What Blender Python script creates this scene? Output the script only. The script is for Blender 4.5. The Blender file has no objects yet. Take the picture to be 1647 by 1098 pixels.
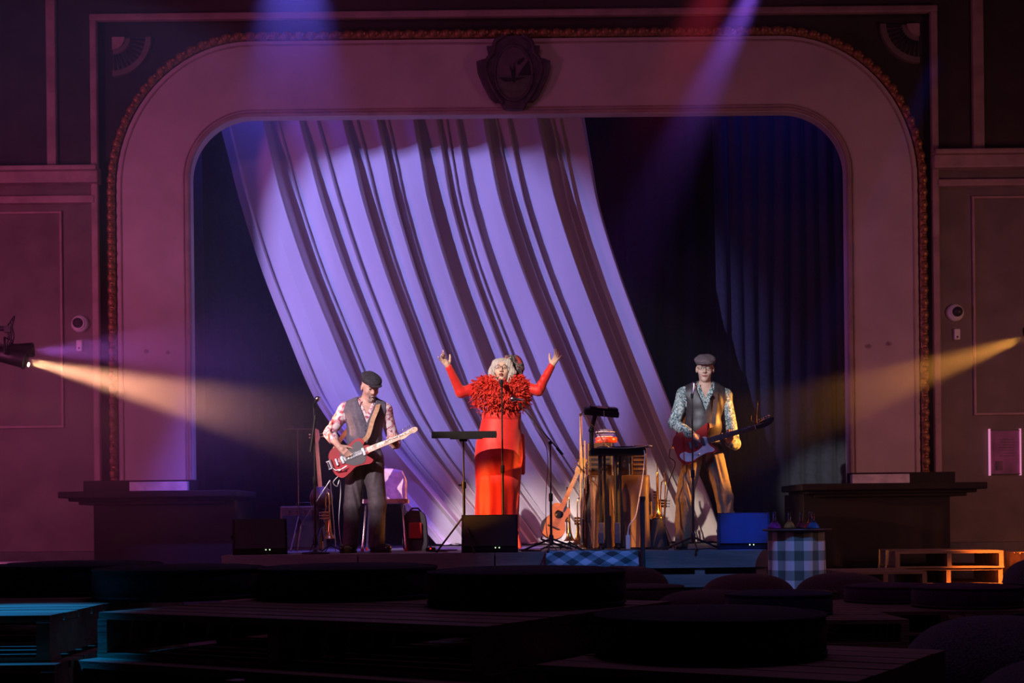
import bpy, math, random
import numpy as np
from mathutils import Vector, Matrix, noise as mnoise
R = random.Random(7)
HAZE = 0.006
HAZE_DRIFTS = [((-3.75, 13.15, 2.05), (1.0, .7, .75), .46), ((4.3, 12.8, 2.4), (1.3, .8, .7), .055), ((-1.9, 12.1, 6.3), (1.2, .9, 1.1), .13), ((1.75, 12.2, 6.3), (1.1, .9, 1.2), .13)]
SC = bpy.context.scene
COL = SC.collection

# ------------------------------------------------------------ camera
FPX, HX, HY = 2184.0, 823.5, 835.0          # focal length in pixels, principal point
ROLL = math.radians(0.6)
CAMZ = 1.0
cd = bpy.data.cameras.new('camera'); cam = bpy.data.objects.new('camera', cd); COL.objects.link(cam)
cd.sensor_width = 36.0; cd.lens = FPX / 1647 * 36
cam.location = (0, 0, CAMZ)
cam.rotation_euler = (Matrix.Rotation(math.pi/2, 3, 'X') @ Matrix.Rotation(-ROLL, 3, 'Z')).to_euler()
cd.shift_y = (HY - 549) / 1647
cd.clip_start = 0.05; cd.clip_end = 100
SC.camera = cam

def P(px, py, Y):
    """point at real distance Y that shows at pixel px,py"""
    a, b = px - HX, HY - py
    x = a * math.cos(ROLL) + b * math.sin(ROLL)
    z = -a * math.sin(ROLL) + b * math.cos(ROLL)
    return Vector((x / FPX * Y, Y, CAMZ + z / FPX * Y))
def PZ(px, Y, z):
    """same column as px, at height z"""
    p = P(px, HY - (z - CAMZ) / Y * FPX, Y); p.z = z
    return p

# ------------------------------------------------------------ world, exposure
w = bpy.data.worlds.new('world'); SC.world = w; w.use_nodes = True
w.node_tree.nodes['Background'].inputs[0].default_value = (0.02, 0.006, 0.03, 1)
w.node_tree.nodes['Background'].inputs[1].default_value = 0.3
SC.view_settings.view_transform = 'Standard'; SC.view_settings.look = 'None'
SC.view_settings.gamma = 1; SC.view_settings.exposure = 0.0
SC.view_settings.use_curve_mapping = False
SC.cycles.max_bounces = 5; SC.cycles.volume_bounces = 0; SC.cycles.diffuse_bounces = 3
SC.cycles.use_denoising = True
SC.cycles.sample_clamp_indirect = 2.0
SC.cycles.volume_max_steps = 128; SC.cycles.volume_step_rate = 1.0

# ------------------------------------------------------------ stage lights
def spot(name, loc, aim, power, color, cone, blend=0.3, size=0.05):
    d = bpy.data.lights.new(name, 'SPOT'); d.energy = power; d.color = color
    d.spot_size = math.radians(cone); d.spot_blend = blend; d.shadow_soft_size = size
    o = bpy.data.objects.new(name, d); COL.objects.link(o); o.location = loc
    o.rotation_euler = (Vector(aim) - Vector(loc)).to_track_quat('-Z', 'Y').to_euler()
    return o
def area(name, loc, aim, power, color, sx, sy, spread=180):
    d = bpy.data.lights.new(name, 'AREA'); d.energy = power; d.color = color
    d.shape = 'RECTANGLE'; d.size = sx; d.size_y = sy; d.spread = math.radians(spread)
    o = bpy.data.objects.new(name, d); COL.objects.link(o); o.location = loc
    o.rotation_euler = (Vector(aim) - Vector(loc)).to_track_quat('-Z', 'Y').to_euler()
    return o
VIO = (0.30, 0.30, 1.0); WARM = (1.0, 0.80, 0.62); ORA = (1.0, 0.36, 0.06)
LAMP_L = P(40, 578, 12.8); LAMP_R = P(1652, 540, 12.8)
# violet profile spot raking across the hanging cloth from the upper left of the hall
PROFILE = Vector((-7.6, 7.6, 6.3))
spot('violet_profile', PROFILE, P(706, 472, 15.9), 5300, VIO, 22, 0.5, 0.012)
# visible beams from the lighting bar above the audience
spot('blue_beam_left', P(470, -230, 12.0), P(478, 420, 13.6), 2600, (0.14, 0.11, 1.0), 34, 0.6, 0.08)
spot('violet_beam_right', P(1252, -100, 12.0), P(1050, 330, 13.0), 3400, (0.32, 0.11, 1.0), 17, 0.9, 0.06)
spot('red_beam_right', P(1215, -160, 12.0), P(1000, 330, 13.2), 600, (1.0, 0.04, 0.10), 26, 0.9, 0.06)
# front spots from the balcony
spot('front_spot_singer', (-6.0, 2.5, 7.4), P(806, 650, 13.0), 9600, WARM, 6.6, 0.35, 0.04)
spot('front_spot_guitarist_left', (-6.4, 2.6, 6.9), P(592, 690, 12.85), 9000, (1.0, 0.80, 0.86), 8.0, 0.5, 0.04)
spot('front_spot_guitarist_right', (-4.4, 2.5, 5.0), P(1122, 622, 13.1), 6200, (0.84, 0.9, 1.0), 5.2, 0.6, 0.04)
# the two side lamps, with added amber and blue spots among them
spot('side_lamp_left_light', LAMP_L + Vector((0.045, -0.01, -0.02)), (0.3, 13.3, 1.35), 2700, (1.0, 0.42, 0.23), 19, 0.8, 0.04)
spot('amber_front', (-5.6, 9.4, 2.3), (0.44, 13.2, 1.0), 3600, (1.0, 0.36, 0.05), 8, 0.8, 0.04)  # added unseen spot for the orange on the acoustic guitar
spot('amber_leg_fill', (-6.0, 10.3, 2.3), (1.72, 13.1, 1.15), 2400, (1.0, 0.37, 0.05), 5.2, 0.6, 0.04)  # added unseen spot for the orange on the right guitarist's legs
spot('blue_wedge_light', (3.3, 9.2, 5.0), P(1200, 842, 12.5), 5200, (0.0, 0.06, 1.0), 6, 0.8)  # added unseen spot that turns the right wedge face blue
spot('side_lamp_left_violet', LAMP_L + Vector((0.06, 0.05, 0.08)), (-2.2, 13.2, 2.75), 260, (0.55, 0.15, 0.9), 26, 0.7, 0.04)
spot('side_lamp_right_light', LAMP_R + Vector((0.0, 0.03, -0.01)), (1.4, 13.3, 1.5), 2300, (1.0, 0.37, 0.055), 20, 0.6, 0.04)
# hall washes
area('magenta_wash_left', (-7.3, 9.5, 2.8), (-4.2, 15, 2.3), 55, (0.95, 0.17, 0.50), 1.0, 1.6, 120)
area('mauve_wash_front', (-2.0, 6.0, 7.6), (-1.0, 15, 4.0), 21, (0.80, 0.20, 0.46), 2.0, 1.0, 120)
area('amber_wash_right', (7.3, 9.8, 2.2), (4.2, 15, 2.0), 26, (1.0, 0.36, 0.32), 1.0, 1.4, 120)
area('blue_backlight', (3.2, 16.2, 6.9), (3.0, 18.4, 3.5), 9, (0.03, 0.06, 1.0), 1.5, 0.4)
area('blue_backlight_left', (-3.6, 15.8, 6.9), (-3.8, 18.4, 3.0), 30, (0.10, 0.08, 1.0), 1.5, 0.4)
spot('blue_floor_wash', (-3.9, 4.8, 5.5), (-1.66, 4.45, 0.72), 2400, (0.0, 0.30, 1.0), 9.5, 0.9)
spot('teal_apron_light', (2.2, 8.0, 4.6), (1.4, 12.2, 0.6), 460, (0.07, 0.33, 1.0), 34, 0.8)
spot('amber_pallet_light', (6.9, 11.2, 2.2), (4.6, 13.1, 0.45), 5500, (1.0, 0.22, 0.03), 12, 0.6)
area('foreground_fill', (1.0, 5.5, 7.8), (1.0, 6.0, 0.0), 30, (0.60, 0.26, 0.75), 3.0, 2.0)  # added fill without a fixture, lifts the dark foreground seating

# ------------------------------------------------------------ materials
def mat(name, color, rough=0.6, metal=0.0, var=0.15, scale=12.0, color2=None, bump=0.0, bscale=60.0, trans=0.0,
        emit=None, estr=0.0, coat=0.0, sheen=0.0, stretch=(1, 1, 1), spec=None, nodes=None):
    m = bpy.data.materials.new(name); m.use_nodes = True
    nt = m.node_tree; b = nt.nodes['Principled BSDF']
    b.inputs['Roughness'].default_value = rough; b.inputs['Metallic'].default_value = metal
    b.inputs['Transmission Weight'].default_value = trans
    b.inputs['Coat Weight'].default_value = coat; b.inputs['Sheen Weight'].default_value = sheen
    if spec is not None: b.inputs['Specular IOR Level'].default_value = spec
    tc = nt.nodes.new('ShaderNodeTexCoord'); mp = nt.nodes.new('ShaderNodeMapping')
    mp.inputs['Scale'].default_value = stretch
    nt.links.new(tc.outputs['Object'], mp.inputs['Vector'])
    n = nt.nodes.new('ShaderNodeTexNoise'); n.inputs['Scale'].default_value = scale; n.inputs['Detail'].default_value = 4
    nt.links.new(mp.outputs['Vector'], n.inputs['Vector'])
    cr = nt.nodes.new('ShaderNodeValToRGB')
    c2 = color2 or tuple(min(1, c * (1 + var * 1.5)) for c in color)
    c1 = tuple(c * (1 - var) for c in color) if not color2 else color
    cr.color_ramp.elements[0].position = 0.35; cr.color_ramp.elements[1].position = 0.65
    cr.color_ramp.elements[0].color = (*c1, 1); cr.color_ramp.elements[1].color = (*c2, 1)
    nt.links.new(n.outputs['Fac'], cr.inputs['Fac']); nt.links.new(cr.outputs['Color'], b.inputs['Base Color'])
    if bump:
        n2 = nt.nodes.new('ShaderNodeTexNoise'); n2.inputs['Scale'].default_value = bscale; n2.inputs['Detail'].default_value = 3
        nt.links.new(mp.outputs['Vector'], n2.inputs['Vector'])
        bp = nt.nodes.new('ShaderNodeBump'); bp.inputs['Strength'].default_value = bump; bp.inputs['Distance'].default_value = 0.01
        nt.links.new(n2.outputs['Fac'], bp.inputs['Height']); nt.links.new(bp.outputs['Normal'], b.inputs['Normal'])
    if emit:
        b.inputs['Emission Color'].default_value = (*emit, 1); b.inputs['Emission Strength'].default_value = estr
    return m
def check_mat(name, light, dark, mid, size, rot=0.0, mode='plane', rough=0.9):
    """gingham: two sets of stripes multiplied; mode 'round' wraps round the z axis"""
    m = bpy.data.materials.new(name); m.use_nodes = True; nt = m.node_tree; b = nt.nodes['Principled BSDF']
    b.inputs['Roughness'].default_value = rough
    N, L = nt.nodes, nt.links
    tc = N.new('ShaderNodeTexCoord'); src = tc.outputs['UV']
    mp = N.new('ShaderNodeMapping'); mp.inputs['Rotation'].default_value = (0, 0, rot); L.new(src, mp.inputs['Vector'])
    sx = N.new('ShaderNodeSeparateXYZ'); L.new(mp.outputs['Vector'], sx.inputs[0])
    outs = []
    for k in range(2):
        a = N.new('ShaderNodeMath'); a.operation = 'DIVIDE'; a.inputs[1].default_value = size * 2; L.new(sx.outputs[k], a.inputs[0])
        f = N.new('ShaderNodeMath'); f.operation = 'FRACT'; L.new(a.outputs[0], f.inputs[0])
        g = N.new('ShaderNodeMath'); g.operation = 'GREATER_THAN'; g.inputs[1].default_value = 0.5; L.new(f.outputs[0], g.inputs[0])
        outs.append(g.outputs[0])
    s = N.new('ShaderNodeMath'); s.operation = 'ADD'; L.new(outs[0], s.inputs[0]); L.new(outs[1], s.inputs[1])
    h = N.new('ShaderNodeMath'); h.operation = 'MULTIPLY'; h.inputs[1].default_value = 0.5; L.new(s.outputs[0], h.inputs[0])
    cr = N.new('ShaderNodeValToRGB'); cr.color_ramp.interpolation = 'CONSTANT'
    cr.color_ramp.elements[0].color = (*light, 1); cr.color_ramp.elements[1].position = 0.75; cr.color_ramp.elements[1].color = (*dark, 1)
    e = cr.color_ramp.elements.new(0.25); e.color = (*mid, 1)
    L.new(h.outputs[0], cr.inputs['Fac']); L.new(cr.outputs['Color'], b.inputs['Base Color'])
    return m
def floral_mat(name, cols, scale):
    m = bpy.data.materials.new(name); m.use_nodes = True; nt = m.node_tree; b = nt.nodes['Principled BSDF']
    b.inputs['Roughness'].default_value = 0.8
    N, L = nt.nodes, nt.links
    tc = N.new('ShaderNodeTexCoord'); n = N.new('ShaderNodeTexNoise'); n.inputs['Scale'].default_value = scale; n.inputs['Detail'].default_value = 1.5
    n.inputs['Distortion'].default_value = 1.2
    L.new(tc.outputs['Object'], n.inputs['Vector'])
    cr = N.new('ShaderNodeValToRGB'); cr.color_ramp.interpolation = 'CONSTANT'
    els = cr.color_ramp.elements; els[0].color = (*cols[0][1], 1); els[0].position = 0
    els[1].position = cols[1][0]; els[1].color = (*cols[1][1], 1)
    for p, c in cols[2:]:
        e = els.new(p); e.color = (*c, 1)
    L.new(n.outputs['Fac'], cr.inputs['Fac']); L.new(cr.outputs['Color'], b.inputs['Base Color'])
    return m
M = {}
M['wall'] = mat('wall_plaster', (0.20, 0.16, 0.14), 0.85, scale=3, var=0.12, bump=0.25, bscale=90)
M['band'] = mat('cream_plaster', (0.62, 0.52, 0.50), 0.8, scale=2.5, var=0.06, bump=0.2, bscale=120)
M['upper'] = mat('upper_wall_darker', (0.05, 0.035, 0.035), 0.85, scale=3, bump=0.2)  # darker tone than the wall below the cornice
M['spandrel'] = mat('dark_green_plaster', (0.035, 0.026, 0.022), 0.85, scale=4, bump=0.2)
M['trim'] = mat('moulding_paint', (0.42, 0.28, 0.26), 0.6, scale=5)
M['gold'] = mat('old_gilt', (0.42, 0.20, 0.08), 0.42, 0.5, scale=30, var=0.4, bump=0.4)
M['crest'] = mat('crest_dark', (0.075, 0.05, 0.075), 0.6, scale=8, var=0.3, bump=0.3)
M['crest_pic'] = mat('crest_painting', (0.13, 0.085, 0.12), 0.6, scale=6, var=0.2)
M['crest_pic2'] = mat('crest_painting_low', (0.09, 0.085, 0.07), 0.6, scale=9, var=0.3)
M['crest_black'] = mat('crest_painting_black', (0.012, 0.01, 0.015), 0.7)
M['pier'] = mat('black_stained_wood', (0.009, 0.006, 0.007), 0.8, scale=6, var=0.3, stretch=(1, 1, .1))
M['block'] = mat('grey_painted_block', (0.80, 0.76, 0.82), 0.35, scale=8)
M['floor'] = mat('hall_floor_boards', (0.05, 0.03, 0.025), 0.5, scale=5, var=0.3, stretch=(1, .1, 1))
M['stagefloor'] = mat('stage_floor_black', (0.05, 0.04, 0.045), 0.45, scale=7, var=0.3)
M['cloth'] = mat('unbleached_muslin', (0.62, 0.58, 0.61), 0.9, scale=1.5, var=0.05, bump=0.15, bscale=180, stretch=(1, 1, .25), sheen=0.2)
M['velvet'] = mat('black_velvet', (0.045, 0.04, 0.05), 0.95, scale=20, sheen=0.3)
M['wood'] = mat('pallet_wood', (0.20, 0.13, 0.085), 0.75, scale=9, color2=(0.34, 0.24, 0.16), bump=0.4, bscale=40, stretch=(.15, 1, 1))
M['wood2'] = mat('pallet_wood_painted', (0.11, 0.12, 0.13), 0.7, scale=7, color2=(0.22, 0.22, 0.22), bump=0.4, bscale=40, stretch=(.12, 1, 1))
M['black'] = mat('black_metal', (0.012, 0.012, 0.014), 0.45, 0.0, spec=0.35)
M['blackmat'] = mat('black_plastic', (0.010, 0.010, 0.013), 0.75, spec=0.25)
M['grille'] = mat('speaker_grille', (0.014, 0.014, 0.017), 0.55, 0.2, bump=0.5, bscale=400)
M['chrome'] = mat('chrome', (0.75, 0.75, 0.78), 0.22, 1.0, var=0.03)
M['brass'] = mat('brass', (0.80, 0.52, 0.16), 0.22, 1.0, var=0.1)
M['skin'] = mat('skin', (0.62, 0.38, 0.29), 0.5, scale=30, var=0.08)
M['skinpale'] = mat('skin_pale', (0.72, 0.50, 0.42), 0.5, scale=30, var=0.06)
M['lips'] = mat('lips', (0.36, 0.10, 0.10), 0.4)
M['darklips'] = mat('dark_mouth', (0.10, 0.015, 0.02), 0.4)
M['eye'] = mat('eye_white', (0.7, 0.68, 0.66), 0.2)
M['iris'] = mat('iris_dark', (0.03, 0.02, 0.015), 0.2)
M['greyhair'] = mat('silver_hair', (0.66, 0.64, 0.64), 0.5, scale=40, var=0.25, bump=0.8, bscale=120, stretch=(6, 6, .6))
M['greybeard'] = mat('grey_beard', (0.42, 0.32, 0.28), 0.8, scale=80, var=0.4, bump=0.7, bscale=200)
M['scarf'] = floral_mat('striped_headscarf', [(0, (0.03, 0.03, 0.04)), (0.45, (0.30, 0.27, 0.30)), (0.52, (0.04, 0.035, 0.05)), (0.60, (0.35, 0.04, 0.05))], 14)
M['cap_dark'] = mat('dark_felt_cap', (0.030, 0.028, 0.038), 0.9, scale=60, var=0.3)
M['cap_brown'] = mat('brown_tweed_cap', (0.11, 0.075, 0.085), 0.95, scale=90, var=0.4)
M['vest'] = mat('charcoal_vest', (0.10, 0.095, 0.13), 0.8, scale=50, var=0.15)
M['vest2'] = mat('vest_brown_black', (0.040, 0.030, 0.034), 0.5, scale=40, var=0.2)
M['trousers'] = mat('dark_trousers', (0.060, 0.047, 0.055), 0.7, scale=30)
M['trousers2'] = mat('tan_grey_trousers', (0.22, 0.16, 0.10), 0.75, scale=30)
M['shirt1'] = floral_mat('pink_floral_shirt', [(0, (0.78, 0.70, 0.70)), (0.50, (0.62, 0.36, 0.42)), (0.57, (0.36, 0.06, 0.12)), (0.63, (0.80, 0.74, 0.72))], 14)
M['shirt2'] = floral_mat('teal_paisley_shirt', [(0, (0.55, 0.62, 0.60)), (0.42, (0.02, 0.10, 0.12)), (0.475, (0.60, 0.64, 0.60)), (0.52, (0.02, 0.03, 0.06)), (0.58, (0.40, 0.50, 0.48)), (0.62, (0.02, 0.08, 0.10))], 26)
M['reddress'] = mat('red_dress', (0.78, 0.020, 0.018), 0.55, scale=8, var=0.06, sheen=0.3)
M['feather'] = mat('red_feather', (0.85, 0.045, 0.030), 0.6, scale=20, var=0.3)
M['redguitar'] = mat('red_guitar_lacquer', (0.32, 0.006, 0.016), 0.35, scale=4, spec=0.25)
M['redguitar2'] = mat('red_guitar_lacquer_2', (0.36, 0.014, 0.010), 0.35, scale=4, spec=0.25)
M['pickblack'] = mat('black_pickguard', (0.015, 0.013, 0.02), 0.4)
M['pickwhite'] = mat('pearl_pickguard', (0.75, 0.78, 0.80), 0.2, scale=12, var=0.1)
M['maple'] = mat('maple_neck', (0.72, 0.52, 0.34), 0.4, scale=12)
M['rosewood'] = mat('rosewood', (0.06, 0.035, 0.03), 0.5)
M['spruce'] = mat('spruce_top', (0.85, 0.38, 0.10), 0.35, scale=6, var=0.12, stretch=(1, 8, 1))
M['leather'] = mat('tan_leather', (0.50, 0.30, 0.16), 0.6, scale=40)
M['leatherdark'] = mat('dark_leather', (0.10, 0.05, 0.04), 0.6, scale=40)
M['shoe'] = mat('patent_black', (0.02, 0.018, 0.02), 0.15, coat=0.6)
M['boot'] = mat('brown_boot', (0.22, 0.11, 0.05), 0.5)
M['tablecover'] = mat('brown_table_cloth', (0.085, 0.032, 0.016), 0.5, scale=4, var=0.3, sheen=0.3)
M['radio'] = mat('dark_radio_case', (0.09, 0.045, 0.03), 0.4, scale=14)
M['goldtrim'] = mat('gold_trim', (0.80, 0.50, 0.22), 0.3, 0.8)
M['redplastic'] = mat('red_plastic', (0.75, 0.07, 0.03), 0.35)
M['white'] = mat('white_plastic', (0.80, 0.80, 0.78), 0.4, var=0.03)
M['paper'] = mat('paper', (0.75, 0.70, 0.72), 0.8, var=0.05)
M['seat'] = mat('chair_seat_vinyl', (0.62, 0.40, 0.40), 0.5, scale=20)
M['bag'] = mat('black_bag_fabric', (0.03, 0.026, 0.035), 0.8)
M['bagred'] = mat('red_bag_pocket', (0.35, 0.012, 0.02), 0.7)
M['pouf_dark'] = mat('dark_felt', (0.030, 0.030, 0.038), 1.0, scale=90, var=0.35, bump=0.3, bscale=300, sheen=0.2)
M['pouf_blue'] = mat('navy_felt', (0.025, 0.035, 0.08), 1.0, scale=90, var=0.35, bump=0.3, bscale=300, sheen=0.2)
M['pouf_brown'] = mat('brown_felt', (0.075, 0.04, 0.045), 1.0, scale=90, var=0.35, bump=0.3, bscale=300, sheen=0.2)
M['pouf_olive'] = mat('olive_felt', (0.13, 0.10, 0.035), 1.0, scale=90, var=0.3, bump=0.3, bscale=300, sheen=0.2)
M['pouf_purple'] = mat('purple_felt', (0.075, 0.018, 0.07), 1.0, scale=90, var=0.3, bump=0.3, bscale=300, sheen=0.2)
M['cushion_grey'] = mat('grey_bobbly_wool', (0.09, 0.075, 0.10), 1.0, scale=120, var=0.5, bump=0.7, bscale=120, sheen=0.3)
M['gingham'] = check_mat('green_gingham', (0.80, 0.80, 0.86), (0.09, 0.15, 0.13), (0.30, 0.38, 0.36), 0.085)
M['gingham2'] = check_mat('blue_gingham', (0.36, 0.62, 0.85), (0.03, 0.08, 0.10), (0.12, 0.30, 0.42), 0.085, rot=math.radians(45))
M['tabletop'] = mat('dark_table_top', (0.08, 0.05, 0.05), 0.4)
M['led'] = mat('led_green', (0.1, 0.1, 0.1), emit=(0.7, 1.0, 0.55), estr=1.5)
M['redled'] = mat('led_red', (0.1, 0.1, 0.1), emit=(1.0, 0.03, 0.02), estr=1.2)
M['lens_warm'] = mat('lamp_lens_warm', (0.2, 0.2, 0.2), emit=(1.0, 0.62, 0.30), estr=14)
M['lens_blue'] = mat('lamp_lens_blue', (0.2, 0.2, 0.2), emit=(0.35, 0.45, 1.0), estr=4)
M['glass'] = mat('clear_glass', (0.95, 0.95, 0.95), 0.04, trans=1.0, var=0.01)
for nme, c in (('purple', (0.35, 0.03, 0.40)), ('amber', (0.75, 0.35, 0.10)), ('maroon', (0.20, 0.02, 0.05)), ('red', (0.6, 0.03, 0.06)), ('blue', (0.05, 0.30, 0.80))):
    M['liq_' + nme] = mat('liquid_' + nme, c, 0.15, var=0.05)
M['poster'] = mat('printed_poster', (0.30, 0.10, 0.28), 0.6, scale=5, var=0.3)
M['posterdark'] = mat('poster_print_dark', (0.14, 0.06, 0.14), 0.6, scale=12, var=0.4)
M['pinkedge'] = mat('lit_acrylic_edge', (0.6, 0.3, 0.5), 0.3, emit=(1.0, 0.35, 0.65), estr=0.55)  # pink light on the frame rails is put in as emission

# ------------------------------------------------------------ mesh builder
def basis(d, hint=(0, 0, 1)):
    d = Vector(d).normalized(); h = Vector(hint)
    if abs(d.dot(h.normalized())) > 0.98: h = Vector((1, 0, 0)) if abs(d.x) < .9 else Vector((0, 1, 0))
    x = h.cross(d).normalized(); y = d.cross(x).normalized()
    return x, y, d
class B:
    def __init__(s): s.v = []; s.f = []; s.sm = []; s.uv = None
    def add(s, vs, fs, smooth=False):
        n = len(s.v); s.v += [tuple(v) for v in vs]; s.f += [tuple(i + n for i in f) for f in fs]; s.sm += [smooth] * len(fs); return s
    def box(s, c, size, rot=None):
        c = Vector(c); hx, hy, hz = size[0] / 2, size[1] / 2, size[2] / 2
        vs = [Vector((x * hx, y * hy, z * hz)) for x in (-1, 1) for y in (-1, 1) for z in (-1, 1)]
        if rot is not None: vs = [rot @ v for v in vs]
        return s.add([c + v for v in vs], [(0, 1, 3, 2), (4, 6, 7, 5), (0, 4, 5, 1), (2, 3, 7, 6), (0, 2, 6, 4), (1, 5, 7, 3)])
    def tube(s, pts, r, seg=8, caps=True):
        pts = [Vector(p) for p in pts]; n = len(pts); rs = r if isinstance(r, (list, tuple)) else [r] * n
        vs = []; x0 = None
        for i, p in enumerate(pts):
            d = (pts[min(i + 1, n - 1)] - pts[max(i - 1, 0)])
            if d.length < 1e-9: d = Vector((0, 0, 1))
            d.normalize()
            if x0 is None: x0, y0, _ = basis(d)
            else:
                x0 = (x0 - d * x0.dot(d)); x0 = x0.normalized() if x0.length > 1e-6 else basis(d)[0]
                y0 = d.cross(x0)
            for k in range(seg):
                a = 2 * math.pi * k / seg; vs.append(p + (x0 * math.cos(a) + y0 * math.sin(a)) * rs[i])
        fs = [(i * seg + k, i * seg + (k + 1) % seg, (i + 1) * seg + (k + 1) % seg, (i + 1) * seg + k) for i in range(n - 1) for k in range(seg)]
        s.add(vs, fs, True)
        if caps:
            s.add(vs[:seg], [tuple(range(seg - 1, -1, -1))]); s.add(vs[-seg:], [tuple(range(seg))])
        return s
    def cyl(s, a, b, r0, r1=None, seg=16): return s.tube([a, b], [r0, r1 if r1 is not None else r0], seg)
    def lathe(s, prof, c, axis=(0, 0, 1), seg=24):
        c = Vector(c); x, y, d = basis(axis); vs = []
        for r, h in prof:
            for k in range(seg):
                a = 2 * math.pi * k / seg; vs.append(c + d * h + (x * math.cos(a) + y * math.sin(a)) * r)
        n = len(prof)
        fs = [(i * seg + k, i * seg + (k + 1) % seg, (i + 1) * seg + (k + 1) % seg, (i + 1) * seg + k) for i in range(n - 1) for k in range(seg)]
        s.add(vs, fs, True)
        if prof[0][0] > 1e-4: s.add(vs[:seg], [tuple(range(seg - 1, -1, -1))])
        if prof[-1][0] > 1e-4: s.add(vs[-seg:], [tuple(range(seg))])
        return s
    def ball(s, c, r, seg=12, rings=8, rot=None):
        c = Vector(c); r = (r, r, r) if not isinstance(r, (tuple, list)) else r; vs = []
        for i in range(rings + 1):
            t = math.pi * i / rings
            for k in range(seg):
                a = 2 * math.pi * k / seg
                v = Vector((r[0] * math.sin(t) * math.cos(a), r[1] * math.sin(t) * math.sin(a), r[2] * math.cos(t)))
                vs.append(c + (rot @ v if rot is not None else v))
        return s.add(vs, [(i * seg + k, (i + 1) * seg + k, (i + 1) * seg + (k + 1) % seg, i * seg + (k + 1) % seg) for i in range(rings) for k in range(seg)], True)
    def prism(s, pts, h0, h1, mx=None, smooth_side=False):
        """2-d outline (x,y) raised from h0 to h1 along z, placed by matrix"""
        n = len(pts)
        vs = [Vector((p[0], p[1], h0)) for p in pts] + [Vector((p[0], p[1], h1)) for p in pts]
        if mx is not None: vs = [mx @ v for v in vs]
        s.add(vs, [tuple(range(n - 1, -1, -1)), tuple(range(n, 2 * n))])
        s.add(vs, [(i, (i + 1) % n, n + (i + 1) % n, n + i) for i in range(n)], smooth_side)
        return s
def spline(pts, k=6, closed=True):
    out = []; n = len(pts)
    rng = range(n) if closed else range(n - 1)
    for i in rng:
        g = lambda j: pts[j % n] if closed else pts[max(0, min(n - 1, j))]
        p0, p1, p2, p3 = g(i - 1), g(i), g(i + 1), g(i + 2)
        for q in range(k):
            t = q / k
            out.append(tuple(0.5 * (2 * b + (c - a) * t + (2 * a - 5 * b + 4 * c - d) * t * t + (3 * b - a - 3 * c + d) * t ** 3) for a, b, c, d in zip(p0, p1, p2, p3)))
    if not closed: out.append(tuple(pts[-1]))
    return out
WLOC = {}
def obj(name, bm, m, parent=None, bevel=0, uv=None):
    me = bpy.data.meshes.new(name)
    off = WLOC.get(parent.name, Vector()) if parent else Vector()
    me.from_pydata([(v[0] - off.x, v[1] - off.y, v[2] - off.z) for v in bm.v], [], bm.f)
    me.polygons.foreach_set('use_smooth', bm.sm)
    me.materials.append(M[m] if isinstance(m, str) else m)
    if uv is not None:
        ul = me.uv_layers.new(name='UVMap')
        for lp in me.loops: ul.data[lp.index].uv = uv[lp.vertex_index]
    me.update()
    o = bpy.data.objects.new(name, me); COL.objects.link(o)
    if parent: o.parent = parent; WLOC[o.name] = off.copy()
    if bevel:
        b = o.modifiers.new('bevel', 'BEVEL'); b.width = bevel; b.segments = 2; b.limit_method = 'ANGLE'
    return o
def thing(name, label, cat, loc=(0, 0, 0), group=None):
    o = bpy.data.objects.new(name, None); COL.objects.link(o); o.location = loc
    o['label'] = label; o['category'] = cat
    if group: o['group'] = group
    o.empty_display_size = 0.1
    WLOC[o.name] = Vector(loc); return o
def tag(o, label, cat, group=None):
    o['label'] = label; o['category'] = cat
    if group: o['group'] = group
    return o
def struct(name, bm, m, parent=None, bevel=0):
    o = obj(name, bm, m, parent, bevel)
    if not parent: o['kind'] = 'structure'
    WLOC.setdefault(o.name, Vector()); return o
def copy_tree(o, parent=None):
    c = o.copy(); COL.objects.link(c)
    if parent: c.parent = parent
    for ch in list(o.children): copy_tree(ch, c)
    return c
def place(o, loc, rz=0.0, label=None, cat=None, group=None):
    o.location = loc; o.rotation_euler = (0, 0, rz)
    if label: o['label'] = label
    if group: o['group'] = group
    return o
# ------------------------------------------------------------ hall shell
WY = 15.0
def arch(xl, xr, zb, zt, rx, rz, ns=14, nc=18, nt=20):
    pts = [(xl, zb + (zt - rz - zb) * i / ns) for i in range(ns)]
    pts += [(xl + rx - rx * math.cos(a), zt - rz + rz * math.sin(a)) for a in [math.pi / 2 * i / nc for i in range(nc)]]
    pts += [(xl + rx + (xr - xl - 2 * rx) * i / nt, zt) for i in range(nt)]
    pts += [(xr - rx + rx * math.sin(a), zt - rz + rz * math.cos(a)) for a in [math.pi / 2 * i / nc for i in range(nc)]]
    pts += [(xr, zt - rz - (zt - rz - zb) * i / ns) for i in range(ns + 1)]
    return pts
def strip(bm, a, b, ya, yb, smooth=False):
    n = len(a); bm.add([(p[0], ya, p[1]) for p in a] + [(p[0], yb, p[1]) for p in b], [(i, i + 1, n + i + 1, n + i) for i in range(n - 1)], smooth)
LEDGE = 1.34
ixl, ixr, izt = P(309, 500, WY).x, P(1362, 500, WY).x, P(830, 185, WY).z
oxl, oxr, ozt = P(190, 500, WY).x, P(1477, 500, WY).x, P(830, 63, WY).z
rxl, rxr, rzt = P(158, 500, WY).x, P(1503, 500, WY).x, P(830, 28, WY).z
inner = arch(ixl, ixr, LEDGE, izt, 0.68, 0.68)
outer = arch(oxl, oxr, LEDGE, ozt, 1.50, 1.62)
rect = arch(rxl, rxr, LEDGE, rzt, 0.001, 0.001)
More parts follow.
